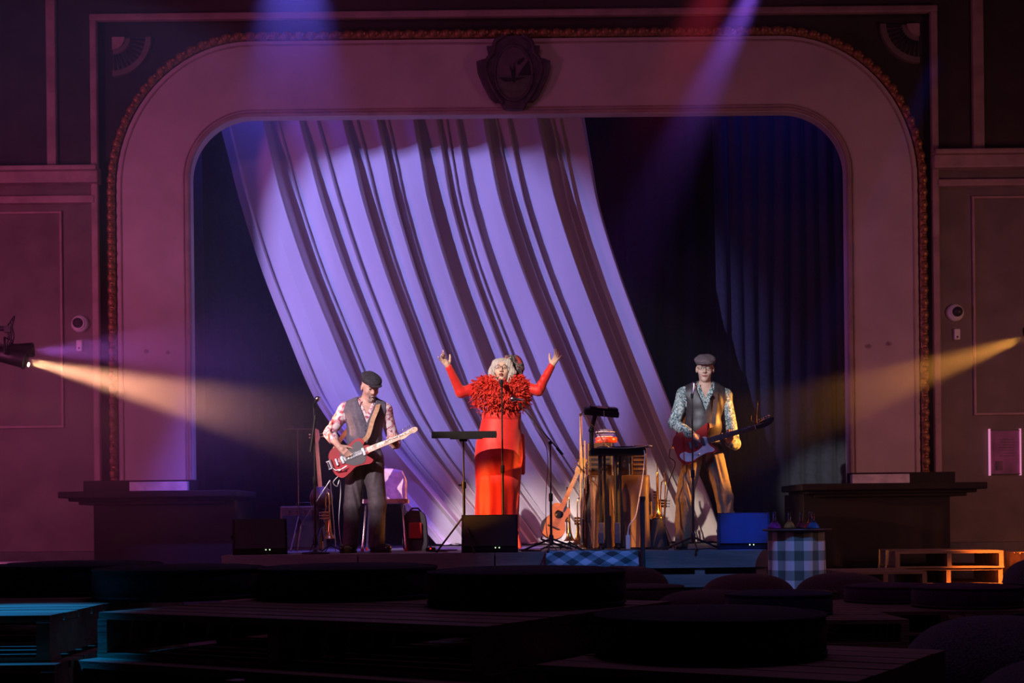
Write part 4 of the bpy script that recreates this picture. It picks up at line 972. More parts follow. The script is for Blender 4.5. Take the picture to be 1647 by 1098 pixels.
def vest_of(J, m, par, depth=.21, hem=-.06, h=.006, buttons=True):
    sd = Sdf(); torso(sd, J, .026, waist=True); r, f, u = J['fr']; nk = J['neck']
    for S_ in 'LR':
        sh, el = J['sh' + S_], J['el' + S_]; o_ = (sh - nk).normalized(); sd.cap(sh + o_ * .035 + u * .02, sh + o_ * .03 - u * .13, .082, .05, k=.01, sub=True); sd.cap(sh + o_ * .01, el, .075, .055, k=.01, sub=True)
    def vneck(X, Y_, Z):
        a = (X - nk.x) * r.x + (Y_ - nk.y) * r.y + (Z - nk.z) * r.z; b = (X - nk.x) * f.x + (Y_ - nk.y) * f.y + (Z - nk.z) * f.z; c = (X - nk.x) * u.x + (Y_ - nk.y) * u.y + (Z - nk.z) * u.z
        return np.maximum(np.abs(a) - np.clip((c + depth) * .40, -.02, .085), -.0 - b)
    sd.fn(vneck, nk - Vector((.12, .25, depth)), nk + Vector((.12, .25, .12)), .004, True)
    sd.cap(nk - f * .1, nk + f * .2, .062, k=.01, sub=True)
    sd.cut(J['pelvis'] + u * hem * -1 * 0 - u * .045, -u); sd.disp(wrinkle(.0022, 18, 30, 1.0))
    o = organic('vest', sd, h, m, par)
    if buttons:
        for i in range(4):
            b_ = B(); b_.ball(nk + f * (.142 - .004 * i) - u * (depth + .02 + i * .05) + r * .012, (.0045, .003, .0045), 8, 5); obj('button', b_, 'black', o)
    return o
shirt_of(J, 0, 'shirt1', g_l, .42); vest_of(J, 'vest', g_l, .20)
def trousers_of(J, m, par, slack=.016, tune=.004, h=.006):
    sd = Sdf(); sd.ell(J['pelvis'], (.165 * J['w'] + .014, .115 + .014, .115 + .01), J['fr'], .05); legs(sd, J, .016, .03, slack); r, f, u = J['fr']
    sd.ell((J['pelvis'] + J['waist']) / 2, (.145 * J['w'] + .012, .10 + .014, .10), J['fr'], .04)
    sd.cut(J['pelvis'] + u * .10, u); sd.cut(Vector((0, 0, SZ + .045)), (0, 0, -1)); sd.disp(wrinkle(tune, 22, 26, .5)); return organic('trousers', sd, h, m, par)
trousers_of(J, 'trousers', g_l)
def shoes_of(J, m, par, toe=.17):
    for S_ in 'LR':
        an = J['an' + S_]; d = Vector(J['toe' + S_]); d.z = 0; d.normalize(); c = Vector((an.x, an.y, SZ + .045)); sd = Sdf()
        sd.cap(c - d * .04, c + d * toe, .046, .036, k=.02); sd.cap(c + Vector((0, 0, .03)), c, .046, .048, k=.02); sd.cut(Vector((0, 0, SZ + .016)), (0, 0, -1)); s_ = organic('shoe', sd, .006, m, par)
        sd = Sdf(); sd.cap(c - d * .045 - Vector((0, 0, .012)), c + d * (toe + .005) - Vector((0, 0, .012)), .046, .038, k=.02); sd.cut(Vector((0, 0, SZ + .018)), (0, 0, 1)); sd.cut(Vector((0, 0, SZ + .001)), (0, 0, -1)); organic('sole', sd, .005, 'black', s_)
shoes_of(J, 'shoe', g_l)
# his red guitar
go = P(562, 736, Y - .19); gx = P(643, 704, Y - .225) - go; mx = gm(go, gx, (.05, -1, .12))
nutx = gx.length
tele = [(-.185, 0), (-.175, .085), (-.12, .135), (-.04, .125), (.03, .112), (.10, .135), (.165, .130), (.185, .085), (.165, .055), (.215, .040), (.215, -.028), (.17, -.032), (.165, -.045), (.19, -.075), (.205, -.105), (.17, -.125), (.10, -.112), (.03, -.105), (-.04, -.135), (-.12, -.155), (-.175, -.10)]
grd = [(-.06, -.02), (-.07, .05), (-.03, .095), (.05, .090), (.11, .115), (.15, .10), (.165, .04), (.165, -.03), (.12, -.095), (.03, -.09), (-.02, -.06)]
hs = [(nutx - .004, -.021), (nutx - .004, .021), (nutx + .03, .026), (nutx + .09, .034), (nutx + .15, .042), (nutx + .185, .030), (nutx + .185, .004), (nutx + .15, -.012), (nutx + .12, -.004), (nutx + .08, -.016), (nutx + .04, -.026)]
S0 = T(mx, .17, .10, -.0)
electric('red electric guitar with pale maple neck and silver vibrato, held by the smiling man', mx, tele, 'redguitar', grd, 'pickblack', 'maple', 'maple', (.205, nutx), hs, 'maple', 1,
         [S0 + Vector((0, -.02, 0)), P(592, 700, Y - .175), P(599, 676, Y - .165), P(607, 655, Y - .115), P(606, 648, Y - .0), P(590, 655, Y + .11), P(560, 690, Y + .17), P(538, 722, Y + .10), T(mx, -.19, .02, -.03)], 'leather', True)
# ---- right guitarist
Y = 13.1
hfr = frame((-.18, -1, -.10), (.03, -.06, 1))
J = dict(shL=P(1100, 634, Y + .0), shR=P(1165, 636, Y + .0), neck=P(1134, 622, Y - .0), chest=P(1133, 648, Y), waist=P(1131, 684, Y - .01), pelvis=P(1130, 722, Y + .0),
         elL=P(1084, 681, Y - .02), wrL=P(1110, 698, Y - .21), elR=P(1182, 714, Y + .06), wrR=P(1175, 711, Y - .16),
         hipL=P(1114, 736, Y), hipR=P(1148, 736, Y), knL=P(1101, 802, Y - .04), knR=P(1165, 800, Y - .03), w=1.03)
J['anL'] = PZ(1098, Y, SZ + .10); J['anR'] = PZ(1172, Y, SZ + .10); J['toeL'] = (-.35, -1, 0); J['toeR'] = (.4, -1, 0)
J['fr'] = frame((-.08, -1, .0), (.03, 0, 1))
H = P(1134, 593.5, Y - .03)
g_r = thing('person', 'bespectacled man in brown cap, dark vest and teal patterned shirt with a red guitar', 'person', (P(1132, 880, Y).x, Y, SZ))
sd = Sdf(); torso(sd, J, 0); arms(sd, J, 0); legs(sd, J, 0); sd.cap(J['neck'], H + hfr[2] * -.07 - hfr[1] * .02, .056, .052, k=.03)
q = head_prims(sd, H, hfr, 1.02); build_feet(sd, J, -.006)
hand_prims(sd, J['wrL'], (.85, -.12, -.42), (-.1, 1, -.3), (.4, 0, .9), (.45, .5, .55, .6), .1, (.6, .2))
hand_prims(sd, J['wrR'], (-.15, -.82, .45), (0, .42, .84), (-1, 0, 0), (.60, .64, .68, .72), .1, (.9, .6))
organic('body', sd, .0048, 'skin', g_r)
face_parts(q, hfr, 1.02, g_r, smile=-.002); glasses(q, 1.02, g_r)
flat_cap(H, hfr, 1.04, 'cap_brown', g_r)
sh_ = shirt_of(J, 0, 'shirt2', g_r, .93); vest_of(J, 'vest2', g_r, .24); trousers_of(J, 'trousers2', g_r, .018, .0075); shoes_of(J, 'boot', g_r)
wd = (J['elL'] - J['wrL']).normalized(); b_ = B(); b_.cyl(J['wrL'] + wd * .012, J['wrL'] + wd * .034, .036, .037, seg=14); obj('wristband', b_, 'black', g_r)
go = P(1114, 716, Y - .20); gx = P(1214, 687, Y - .26) - go; mx = gm(go, gx, (.03, -1, .10)); nutx = gx.length
dc = [(-.175, 0), (-.165, .10), (-.10, .15), (-.02, .135), (.05, .115), (.12, .14), (.19, .165), (.205, .13), (.165, .07), (.16, .02), (.17, -.035), (.20, -.085), (.20, -.115), (.15, -.125), (.06, -.115), (-.02, -.14), (-.10, -.165), (-.16, -.11)]
gd2 = [(-.145, -.06), (-.12, -.12), (-.06, -.145), (.02, -.125), (.10, -.108), (.17, -.112), (.185, -.09), (.15, -.04), (.15, .03), (.11, .045), (.10, -.02), (.04, -.06), (-.04, -.07), (-.09, -.04)]
hs = [(nutx - .004, -.021), (nutx - .004, .021), (nutx + .03, .028), (nutx + .10, .036), (nutx + .17, .046), (nutx + .195, .030), (nutx + .175, .0), (nutx + .13, -.022), (nutx + .06, -.03), (nutx + .03, -.024)]
S0 = T(mx, .19, .14, 0)
ge = electric('red double-cutaway electric guitar with pearl pickguard and dark neck, held by the bespectacled man', mx, dc, 'redguitar2', gd2, 'pickwhite', 'rosewood', 'rosewood', (.16, nutx), hs, 'pickblack', 1,
         [S0 + Vector((0, -.02, 0)), P(1147, 682, Y - .19), P(1149, 664, Y - .19), P(1151, 645, Y - .165), P(1152, 630, Y - .105), P(1152, 624, Y - .01), P(1140, 630, Y + .12), P(1110, 664, Y + .18), P(1090, 700, Y + .11), T(mx, -.18, .02, -.03)], 'leatherdark')
b_ = B(); b_.tube([T(mx, nutx + .02, .01, .04), T(mx, nutx + .045, .10, .05), P(1219, 645, Y - .28)], .0022, 5); b_.tube([T(mx, nutx + .03, .02, .04), T(mx, nutx - .02, .07, .05), P(1209, 668, Y - .28)], .0018, 5); b_.tube([T(mx, nutx, .01, .04), T(mx, nutx + .06, .035, .05), T(mx, nutx + .1, .05, .05)], .003, 5); obj('loose_string', b_, 'leather', ge)
# ---- singer
Y = 13.05
hfr = frame((-.10, -1, .16), (.04, .1, 1))
J = dict(shL=P(776, 622, Y), shR=P(838, 622, Y), neck=P(808, 616, Y + .01), chest=P(807, 640, Y), waist=P(806, 672, Y), pelvis=P(803, 716, Y),
         elL=P(741, 631, Y - .06), wrL=P(722, 591, Y - .15), elR=P(866, 628, Y - .06), wrR=P(887, 589, Y - .15),
         hipL=P(787, 725, Y), hipR=P(818, 725, Y), knL=P(788, 800, Y - .02), knR=P(816, 800, Y - .02), w=.93)
J['anL'] = PZ(789, Y, SZ + .11); J['anR'] = PZ(814, Y, SZ + .11); J['toeL'] = (-.2, -1, 0); J['toeR'] = (.2, -1, 0); J['fr'] = frame((0, -1, 0), (0, 0, 1))
H = P(808, 596, Y - .03)
g_s = thing('person', 'silver-haired singer in a long red dress with feathered top, both arms raised', 'person', (P(804, 880, Y).x, Y, SZ))
sd = Sdf(); torso(sd, J, -.006)
for S_ in 'LR':
    sd.cap(J['sh' + S_], J['el' + S_], .050, .037, k=.035); sd.cap(J['el' + S_], J['wr' + S_], .037, .025, k=.02)
legs(sd, J, -.012); sd.cap(J['neck'], H + hfr[2] * -.07 - hfr[1] * .02, .048, .046, k=.03); q = head_prims(sd, H, hfr, .98); build_feet(sd, J, -.008, .13)
hand_prims(sd, J['wrL'], (-.55, -.25, .80), (.45, -.75, .3), (.85, 0, .5), (.10, .42, .50, .20), .5, (.95, .15), .98)
hand_prims(sd, J['wrR'], (.50, -.20, .85), (-.45, -.75, .3), (-.85, 0, .5), (.05, .30, .40, .12), .6, (.9, .15), .98)
organic('body', sd, .0048, 'skinpale', g_s)
face_parts(q, hfr, .98, g_s, lip='lips', openm=True, par_skin='skinpale'); glasses(q, .98, g_s, w=.026, h=.018)
sd = Sdf(); sd.ell(q(0, -.018, .040), (.090, .100, .092), hfr, .02)
for a in (-1, 1):
    sd.cap(q(a * .070, .030, .075), q(a * .100, .010, -.02), .030, .034, k=.03); sd.cap(q(a * .100, .010, -.02), q(a * .098, .030, -.10), .034, .026, k=.02)
sd.cap(q(.085, .05, -.06), q(.004, .11, -.20), .026, .012, k=.02)
sd.cap(q(-.09, .05, -.06), q(-.075, .06, -.12), .026, .02, k=.02)
sd.ell(q(0, .115, .005), (.058, .065, .082), hfr, .012, True); sd.disp(lambda X, Y_, Z: (.0020 * np.sin(260 * X + 3 * np.sin(14 * Z)) + .0025 * np.sin(70 * X + 5 * Z)).astype(np.float32))
organic('hair', sd, .005, 'greyhair', g_s)
sd = Sdf(); bc = P(829, 592, Y + .06); sd.ell(bc, (.085, .07, .125), frame((0, -1, 0), (.10, 0, 1)), .02); sd.ell(P(820, 578, Y + .03), (.07, .07, .045), None, .03); sd.disp(lambda X, Y_, Z: (.004 * np.sin(110 * X + 60 * Z)).astype(np.float32)); organic('headscarf', sd, .006, 'scarf', g_s)
# dress: bodice with long sleeves and a fitted skirt to the floor
sk = [(670, 776, 837), (690, 771, 838), (712, 765, 840), (735, 763, 841), (765, 764, 838), (795, 765, 836), (825, 764, 834), (860, 761, 836), (884, 757, 840)]
prof = []
for py, xa, xb in sk:
    a, b2 = P(xa, py, Y), P(xb, py, Y); prof.append(((a.z + b2.z) / 2, (a.x + b2.x) / 2, (b2.x - a.x) / 2))
prof = sorted(prof); pz_ = np.array([p[0] for p in prof]); pc_ = np.array([p[1] for p in prof]); pw_ = np.array([p[2] for p in prof])
def skirt(X, Y_, Z):
    c = np.interp(Z, pz_, pc_); a = np.interp(Z, pz_, pw_); b2 = a * .72
    fold = .006 * np.sin(9 * np.arctan2(Y_ - Y, X - c) + 3 * Z) * np.clip((1.55 - Z) / .6, 0, 1)
    rr = np.sqrt(((X - c) / a) ** 2 + ((Y_ - Y) / b2) ** 2)
    return (rr - 1) * b2 + fold
sd = Sdf(); sd.fn(skirt, (pc_.min() - .28, Y - .24, SZ + .02), (pc_.max() + .28, Y + .24, pz_.max() + .04), .02); sd.cut((0, 0, SZ + .02), (0, 0, -1)); sd.cut((0, 0, pz_.max()), (0, 0, 1)); sd.disp(wrinkle(.0018, 14, 20, 2.))
organic('skirt', sd, .008, 'reddress', g_s)
sd = Sdf(); torso(sd, J, .004, waist=False)
for S_ in 'LR':
    sd.cap(J['sh' + S_], J['el' + S_], .063, .050, k=.035); wv = J['wr' + S_] + (J['wr' + S_] - J['el' + S_]).normalized() * .0; sd.cap(J['el' + S_], wv, .050, .034, k=.02)
nk = J['neck']; sd.cap(nk + Vector((0, -.02, .035)), nk + Vector((0, -.03, .15)), .075, .10, k=.005, sub=True); sd.cut((0, 0, pz_.max() - .02), (0, 0, -1)); sd.disp(wrinkle(.003, 22, 40)); organic('bodice', sd, .006, 'reddress', g_s)
b_ = B(); zt = pz_.max(); b_.lathe([(.208, -.03), (.214, -.01), (.212, .03), (.205, .035)], (0, 0, 0), seg=32)
wx, wc = pw_[-1], pc_[-1]; b_.v = [(wc + v[0] / .21 * (wx + .004), Y + v[1] / .21 * (wx * .72 + .006), zt + v[2]) for v in b_.v]; obj('waistband', b_, 'reddress', g_s)
# feather collar: overlapping curved red feathers over bust and shoulders
b_ = B(); RF = random.Random(3)
cc = P(805, 640, Y)
for i in range(2900):
    a = RF.uniform(-math.pi, math.pi); tt = RF.random() ** .8; a = a if RF.random() < .3 else RF.uniform(-math.pi * .95, .1 * math.pi) - 0
    wz = -.155 + .335 * tt; rad = (.245 - .05 * (abs(tt - .55) * 1.6) ** 2 - (.045 if tt < .15 else 0)); rad *= RF.uniform(.86, 1.0)
    if tt > .9: rad *= .80
    px_, py_ = math.cos(a) * rad * 1.03, math.sin(a) * rad * .70
    p = cc + Vector((px_, py_, wz)); n = Vector((px_, py_ * 1.6, .15 + .1 * RF.random())).normalized()
    if p.z > J['neck'].z - .02 and abs(p.x - J['neck'].x) < .075: continue
    d = (Vector((RF.uniform(-1, 1), RF.uniform(-.6, .3), RF.uniform(-1, .9))) + n * .7).normalized(); s_ = d.cross(n).normalized(); L_ = RF.uniform(.035, .085); wv = RF.uniform(.004, .009)
    pts = []
    for k in range(4):
        t_ = k / 3; c_ = p + d * L_ * t_ + n * (.018 * math.sin(t_ * 2.2)) - Vector((0, 0, .02 * t_ * t_)); ww = wv * math.sin(math.pi * (.12 + .80 * t_)); pts += [c_ - s_ * ww, c_ + n * ww * .35, c_ + s_ * ww]
    b_.add(pts, [(k * 3 + j, k * 3 + j + 1, k * 3 + j + 4, k * 3 + j + 3) for k in range(3) for j in range(2)], False)
o = obj('feather_collar', b_, 'feather', g_s); o['kind'] = 'stuff'
sd = Sdf(); sd.cap(P(840, 700, Y + .05), P(840, 735, Y + .06), .02, .03, k=.01); sd.cap(P(840, 735, Y + .06), P(841, 760, Y + .06), .03, .022, k=.01); organic('sash', sd, .007, 'reddress', g_s)
for S_ in 'LR':
    b_ = B(); an = J['an' + S_]; b_.ball((an.x, an.y - .06, SZ + .035), (.042, .11, .034), 14, 8); b_.cyl((an.x, an.y + .03, SZ), (an.x, an.y + .03, SZ + .05), .02, seg=10); obj('shoe', b_, 'shoe', g_s)

# ------------------------------------------------------------ microphones and stands
def zf(py, px, Yd): return P(px, py, Yd).z
mp = P(505, 655, 12.5); x0 = PZ(503, 12.5, SZ).x
mic_stand('black microphone stand on round silver base, by the smiling guitarist', mp.x, 12.5, SZ, (mp.x, 12.5, mp.z), base='round')
microphone('microphone on the leftmost stand, pointing at the smiling guitarist', mp + Vector((0, .0, .03)), P(511, 638, 12.5) + Vector((.0, .05, 0)))
bp = P(505, 690, 12.5); b_ = B(); b_.cyl(P(508, 668, 12.5) + Vector((0, -.02, 0)), P(500, 727, 12.5) + Vector((0, -.02, 0)), .014, seg=8); tag(obj('folded_boom', b_, 'black'), 'folded black boom tube hanging beside the leftmost microphone stand', 'boom')
mp = P(807, 622, 12.68)
mic_stand('straight black microphone stand in front of the singer', mp.x, 12.68, SZ, (mp.x, 12.68, mp.z), base='round')
microphone('microphone at the singer\'s mouth', mp + Vector((0, .0, .025)), P(806, 612, 12.68) + Vector((0, .10, 0)))
top = P(885, 712, 12.45)
mic_stand('boom microphone stand between singer and acoustic guitar', top.x, 12.45, SZ, tuple(top), (P(905, 731, 12.45), P(838, 653, 12.55)), spread=.33, rot=.4)
microphone('small silver instrument microphone on the boom in front of the red feathers', P(842, 643, 12.56), P(821, 641, 12.58), silver=True)
b_ = B(); b_.tube(spline([tuple(P(*p)) for p in ((842, 646, 12.54), (856, 664, 12.53), (857, 672, 12.52), (862, 690, 12.5), (876, 712, 12.47), (881, 740, 12.43), (878, 800, 12.43), (880, 860, 12.42), (895, 884, 12.35))], 6, False), .0035, 5)
tag(obj('microphone_cable', b_, 'black'), 'black cable looping down from the boom microphone stand', 'cable')
mp = P(1113, 640, 12.55)
mic_stand('straight black microphone stand in front of the bespectacled guitarist', mp.x, 12.55, SZ, (mp.x, 12.55, mp.z), spread=.30, rot=.5)
microphone('silver-headed microphone beside the bespectacled guitarist\'s chin', mp + Vector((0, .0, .01)), P(1119, 614, 12.55) + Vector((0, .06, 0)), silver=True)

# music stand in front of the singer
c = P(745, 699, 12.45); t = thing('music_stand', 'black music stand with wide flat desk in front of the singer', 'music stand', (c.x, 12.45, SZ))
a, b2 = P(695, 699, 12.45), P(799, 699, 12.45); rotm = Matrix.Rotation(math.radians(-62), 3, 'X')
b_ = B(); b_.box(((a.x + b2.x) / 2, 12.50, c.z + .0), (b2.x - a.x, .30, .006), Matrix.Rotation(math.radians(9), 3, 'X')); obj('desk', b_, 'blackmat', t, .002)
b_ = B(); b_.box(((a.x + b2.x) / 2, 12.355, c.z - .005), (b2.x - a.x, .012, .062)); b_.box(((a.x + b2.x) / 2 + .02, 12.352, c.z - .034), ((b2.x - a.x) * .5, .012, .024)); obj('desk_lip', b_, 'blackmat', t, .003)
b_ = B(); b_.box((c.x, 12.49, c.z - .035), (.07, .05, .05)); obj('tilt_bracket', b_, 'black', t, .005)
b_ = B(); b_.cyl((c.x, 12.49, c.z - .03), (c.x, 12.49, c.z - .50), .008, seg=10); obj('upper_tube', b_, 'black', t)
b_ = B(); b_.cyl((c.x, 12.49, c.z - .46), (c.x, 12.49, SZ + .25), .013, seg=10); obj('lower_tube', b_, 'black', t)
b_ = B(); b_.cyl((c.x, 12.49, c.z - .49), (c.x, 12.49, c.z - .43), .022, seg=12); b_.cyl((c.x, 12.49, c.z - .46), (c.x - .05, 12.47, c.z - .46), .008, seg=8); obj('height_knob', b_, 'black', t)
tripod(t, c.x, 12.49, SZ, .34, .26, rot=.9)
# monitor wedges
def wedge(label, cx, Yf, W_, H_, rz=0.0, leds=True, D_=.42):
    t = thing('monitor_speaker', label, 'monitor speaker', (cx, Yf, SZ), 'stage monitor wedges'); m = Matrix.Translation((cx, Yf, SZ)) @ Matrix.Rotation(rz, 4, 'Z')
    side = [(0, 0), (.0, H_ * .30), (.10, H_ * .96), (.15, H_), (D_ * .78, H_ * .55), (D_, .12), (D_, 0)]
    side = [(0, 0), (-.02, H_ * .15), (.10, H_), (.16, H_), (D_, H_ * .30), (D_, 0)]
    mm = m @ Matrix(((0, 0, 1, 0), (1, 0, 0, 0), (0, 1, 0, 0), (0, 0, 0, 1)))
    b_ = B(); b_.prism(side, -W_ / 2, W_ / 2, mm); obj('cabinet', b_, 'blackmat', t, .012)
    b_ = B(); n = Vector((0, (H_ * .85), -.12)).normalized()
    f0, f1 = Vector((0, -.026, H_ * .17)), Vector((0, .094, H_ * .97)); wv = Vector((W_ / 2 - .02, 0, 0)); off = Vector((0, -.008, .001))
    vs = [m @ p for p in (f0 - wv + off, f0 + wv + off, f1 + wv + off, f1 - wv + off, f0 - wv, f0 + wv, f1 + wv, f1 - wv)]
    b_.add(vs, [(0, 1, 2, 3), (0, 4, 5, 1), (1, 5, 6, 2), (2, 6, 7, 3), (3, 7, 4, 0)]); obj('grille', b_, 'grille', t, .003)
    if leds:
        for dx in (0, .035):
            b_ = B(); b_.ball(m @ Vector((W_ * .10 + dx, -.026, .045)), .006, 8, 5); obj('indicator_light', b_, 'led', t)
    for s_ in (-1, 1):
        b_ = B(); b_.box(m @ Vector((s_ * (W_ / 2 + .001), .16, H_ * .5)), (.006, .10, .03)); obj('side_handle', b_, 'black', t)
    return t
xa, xb = P(742, 850, 12.36).x, P(833, 850, 12.36).x
wedge('black wedge monitor in the centre, at the foot of the singer', (xa + xb) / 2, 12.36, xb - xa, .345)
xa, xb = P(376, 850, 12.5).x, P(462, 850, 12.5).x
wedge('black wedge monitor at the left end of the stage', (xa + xb) / 2, 12.48, xb - xa, .33, .22)
xa, xb = P(1158, 850, 12.4).x, P(1242, 850, 12.4).x
wr_ = wedge('black wedge monitor with blue-lit face beside the bottle table', (xa + xb) / 2, 12.5, xb - xa, .34, -.12)
wr_['label'] = 'black wedge monitor with blue-lit sloping face beside the bottle table'

# chair and bag behind the left guitarist
cx = P(620, 806, 13.55).x; zc = P(620, 806, 13.55).z
t = thing('stacking_chair', 'pale padded chair with chrome legs behind the smiling guitarist', 'chair', (cx, 13.55, SZ))
b_ = B(); b_.prism(spline([(-.20, -.20), (.20, -.20), (.215, 0), (.19, .19), (-.19, .19), (-.215, 0)], 5), -.02, .02, Matrix.Translation((cx, 13.55, zc))); obj('seat', b_, 'seat', t, .012)
bz = zc + .34
vs = []; b_ = B()
for j in range(9):
    for i in range(9):
        u_, v_ = i / 8 * 2 - 1, j / 8; wv = .19 * (1 - .25 * max(0, v_ - .7) / .3 * 1.0); vs.append((cx + u_ * wv, 13.76 - .05 * (1 - u_ * u_) * -1 + .06 * v_, zc - .02 + .36 * v_ - .03 * u_ * u_ * v_))
b_.add(vs, [(j * 9 + i, j * 9 + i + 1, j * 9 + i + 10, j * 9 + i + 9) for j in range(8) for i in range(8)], True); bk = obj('backrest', b_, 'seat', t); sm = bk.modifiers.new('solid', 'SOLIDIFY'); sm.thickness = .018
for sx in (-1, 1):
    for sy in (-1, 1):
        b_ = B(); b_.tube([(cx + sx * .15, 13.55 + sy * .12, zc - .025), (cx + sx * .18, 13.55 + sy * .16, zc - .04), (cx + sx * .215, 13.55 + sy * .20, SZ + .012)], .011, 8); obj('leg', b_, 'chrome', t)
        b_ = B(); b_.cyl((cx + sx * .215, 13.55 + sy * .20, SZ), (cx + sx * .214, 13.55 + sy * .199, SZ + .03), .015, seg=8); obj('foot', b_, 'bagred', t)
c = P(668, 850, 13.5); t = thing('gig_bag', 'black and red bag standing to the right of the chrome-legged chair', 'bag', (c.x, 13.5, SZ))
b_ = B(); pts = spline([(-.10, 0), (.10, 0), (.115, .20), (.09, .36), (0, .40), (-.09, .36), (-.115, .20)], 5); mm = Matrix.Translation((c.x, 13.5, SZ)) @ Matrix(((1, 0, 0, 0), (0, 0, -1, 0), (0, 1, 0, 0), (0, 0, 0, 1))); b_.prism(pts, -.11, .11, mm, True); obj('bag_body', b_, 'bag', t, .02)
b_ = B(); b_.box((c.x + .01, 13.375, SZ + .20), (.13, .04, .16)); obj('front_pocket', b_, 'bagred', t, .015)
b_ = B(); b_.tube([(c.x - .06, 13.5, SZ + .385), (c.x - .03, 13.5, SZ + .42), (c.x + .03, 13.5, SZ + .42), (c.x + .06, 13.5, SZ + .385)], .009, 8); obj('handle', b_, 'bag', t)

# brass and other instruments at the left
tx = P(530, 850, 13.3); trumpet('brass trumpet standing bell-down beside the smiling guitarist', (tx.x, 13.3, SZ), .13, 0, 2.6, short='trumpet beside the smiling guitarist')
tx = P(903, 850, 13.35); 
def banjo(label, px, Yd):
    c = P(px, 850, Yd); t = thing('banjo', label, 'banjo', (c.x, Yd, SZ)); m = gm(P(px - 1, 800, Yd), (P(px - 9, 700, Yd + .06) - P(px - 1, 800, Yd)), (0, -1, .1))
    b_ = B(); b_.lathe([(.0001, -.03), (.10, -.03), (.115, -.02), (.115, .03), (.10, .034), (.0001, .034)], T(m, 0, 0, 0), m.to_3x3() @ Vector((0, 0, 1)), 28); obj('resonator', b_, 'leatherdark', t)
    b_ = B(); b_.lathe([(.10, .0), (.104, .004), (.0001, .004)], T(m, 0, 0, .034), m.to_3x3() @ Vector((0, 0, 1)), 28); obj('drum_head', b_, 'radio', t)
    b_ = B(); b_.prism([(.09, -.02), (.56, -.017), (.56, .017), (.09, .02)], .012, .036, m); obj('neck', b_, 'spruce', t, .004)
    b_ = B(); b_.prism([(.56, -.017), (.60, -.035), (.68, -.03), (.70, 0), (.68, .03), (.60, .035), (.56, .017)], .012, .028, m); obj('headstock', b_, 'spruce', t, .003)
    for i in range(4):
        b_ = B(); y = .035 if i % 2 else -.035; xx = .61 + .03 * (i // 2); b_.cyl(T(m, xx, y * .8, .02), T(m, xx, y * 1.7, .02), .004, seg=6); b_.ball(T(m, xx, y * 1.9, .02), (.010, .007, .010), 8, 5); obj('tuning_peg', b_, 'brass', t)
    s_ = thing('instrument_stand', 'black stand holding the long-necked instrument at the left', 'stand', (c.x, Yd, SZ)); tripod(s_, c.x, Yd + .06, SZ, .30, .2, r=.007)
    b_ = B(); b_.cyl((c.x, Yd + .06, SZ + .1), (c.x - .06, Yd + .10, SZ + .85), .009, seg=8); b_.tube([T(m, -.12, -.06, .05), T(m, -.13, 0, -.02), T(m, -.12, .06, .05)], .007, 8); b_.cyl(T(m, -.13, 0, -.02), (c.x, Yd + .06, SZ + .25), .007, seg=8); obj('cradle', b_, 'black', s_)
    return t
banjo('long-necked wooden instrument on a stand behind the leftmost microphone stand', 518, 13.6)
# trombone slide / faint music stand further left
c = P(474, 690, 13.9); t = thing('music_stand', 'dim thin music stand in the haze behind the left wedge monitor', 'music stand', (c.x, 13.9, SZ))
b_ = B(); b_.cyl((c.x + .03, 13.9, SZ + .3), (c.x + .03, 13.9, c.z), .007, seg=8); obj('pole', b_, 'radio', t)
b_ = B(); b_.tube([(c.x - .1, 13.88, c.z + .02), (c.x - .1, 13.88, c.z), (c.x + .2, 13.88, c.z), (c.x + .2, 13.88, c.z + .02)], .006, 6); b_.tube([(c.x - .02, 13.88, c.z + .03), (c.x - .02, 13.88, c.z)], .007, 6); obj('desk_rail', b_, 'radio', t)
tripod(t, c.x + .03, 13.9, SZ, .35, .22, 'radio')
c = P(487, 840, 14.0); t = thing('amplifier', 'small dark amplifier box behind the leftmost microphone stand', 'amplifier', (c.x, 14.0, SZ))
b_ = B(); b_.box((c.x, 14.05, SZ + .235), (.44, .26, .45)); obj('cabinet', b_, 'radio', t, .015)
b_ = B(); b_.box((c.x, 13.915, SZ + .20), (.38, .012, .33)); obj('grille_cloth', b_, 'grille', t, .004)
b_ = B(); b_.tube([(c.x - .08, 14.05, SZ + .46), (c.x - .07, 14.05, SZ + .495), (c.x + .07, 14.05, SZ + .495), (c.x + .08, 14.05, SZ + .46)], .008, 6); obj('handle', b_, 'black', t)
for i in range(4):
    b_ = B(); b_.cyl((c.x - .12 + i * .08, 13.92, SZ + .41), (c.x - .12 + i * .08, 13.90, SZ + .41), .011, seg=10); obj('knob', b_, 'chrome', t)
b_ = B(); b_.cyl(P(484, 845, 13.2), P(531, 772, 13.3), .006, seg=8); b_.cyl(P(531, 772, 13.3), PZ(540, 13.35, SZ), .006, seg=8); b_.cyl(P(484, 845, 13.2), PZ(478, 13.2, SZ), .006, seg=8)
tag(obj('slanting_strut', b_, 'chrome'), 'thin slanting metal strut beside the brass trumpet at the left', 'strut')

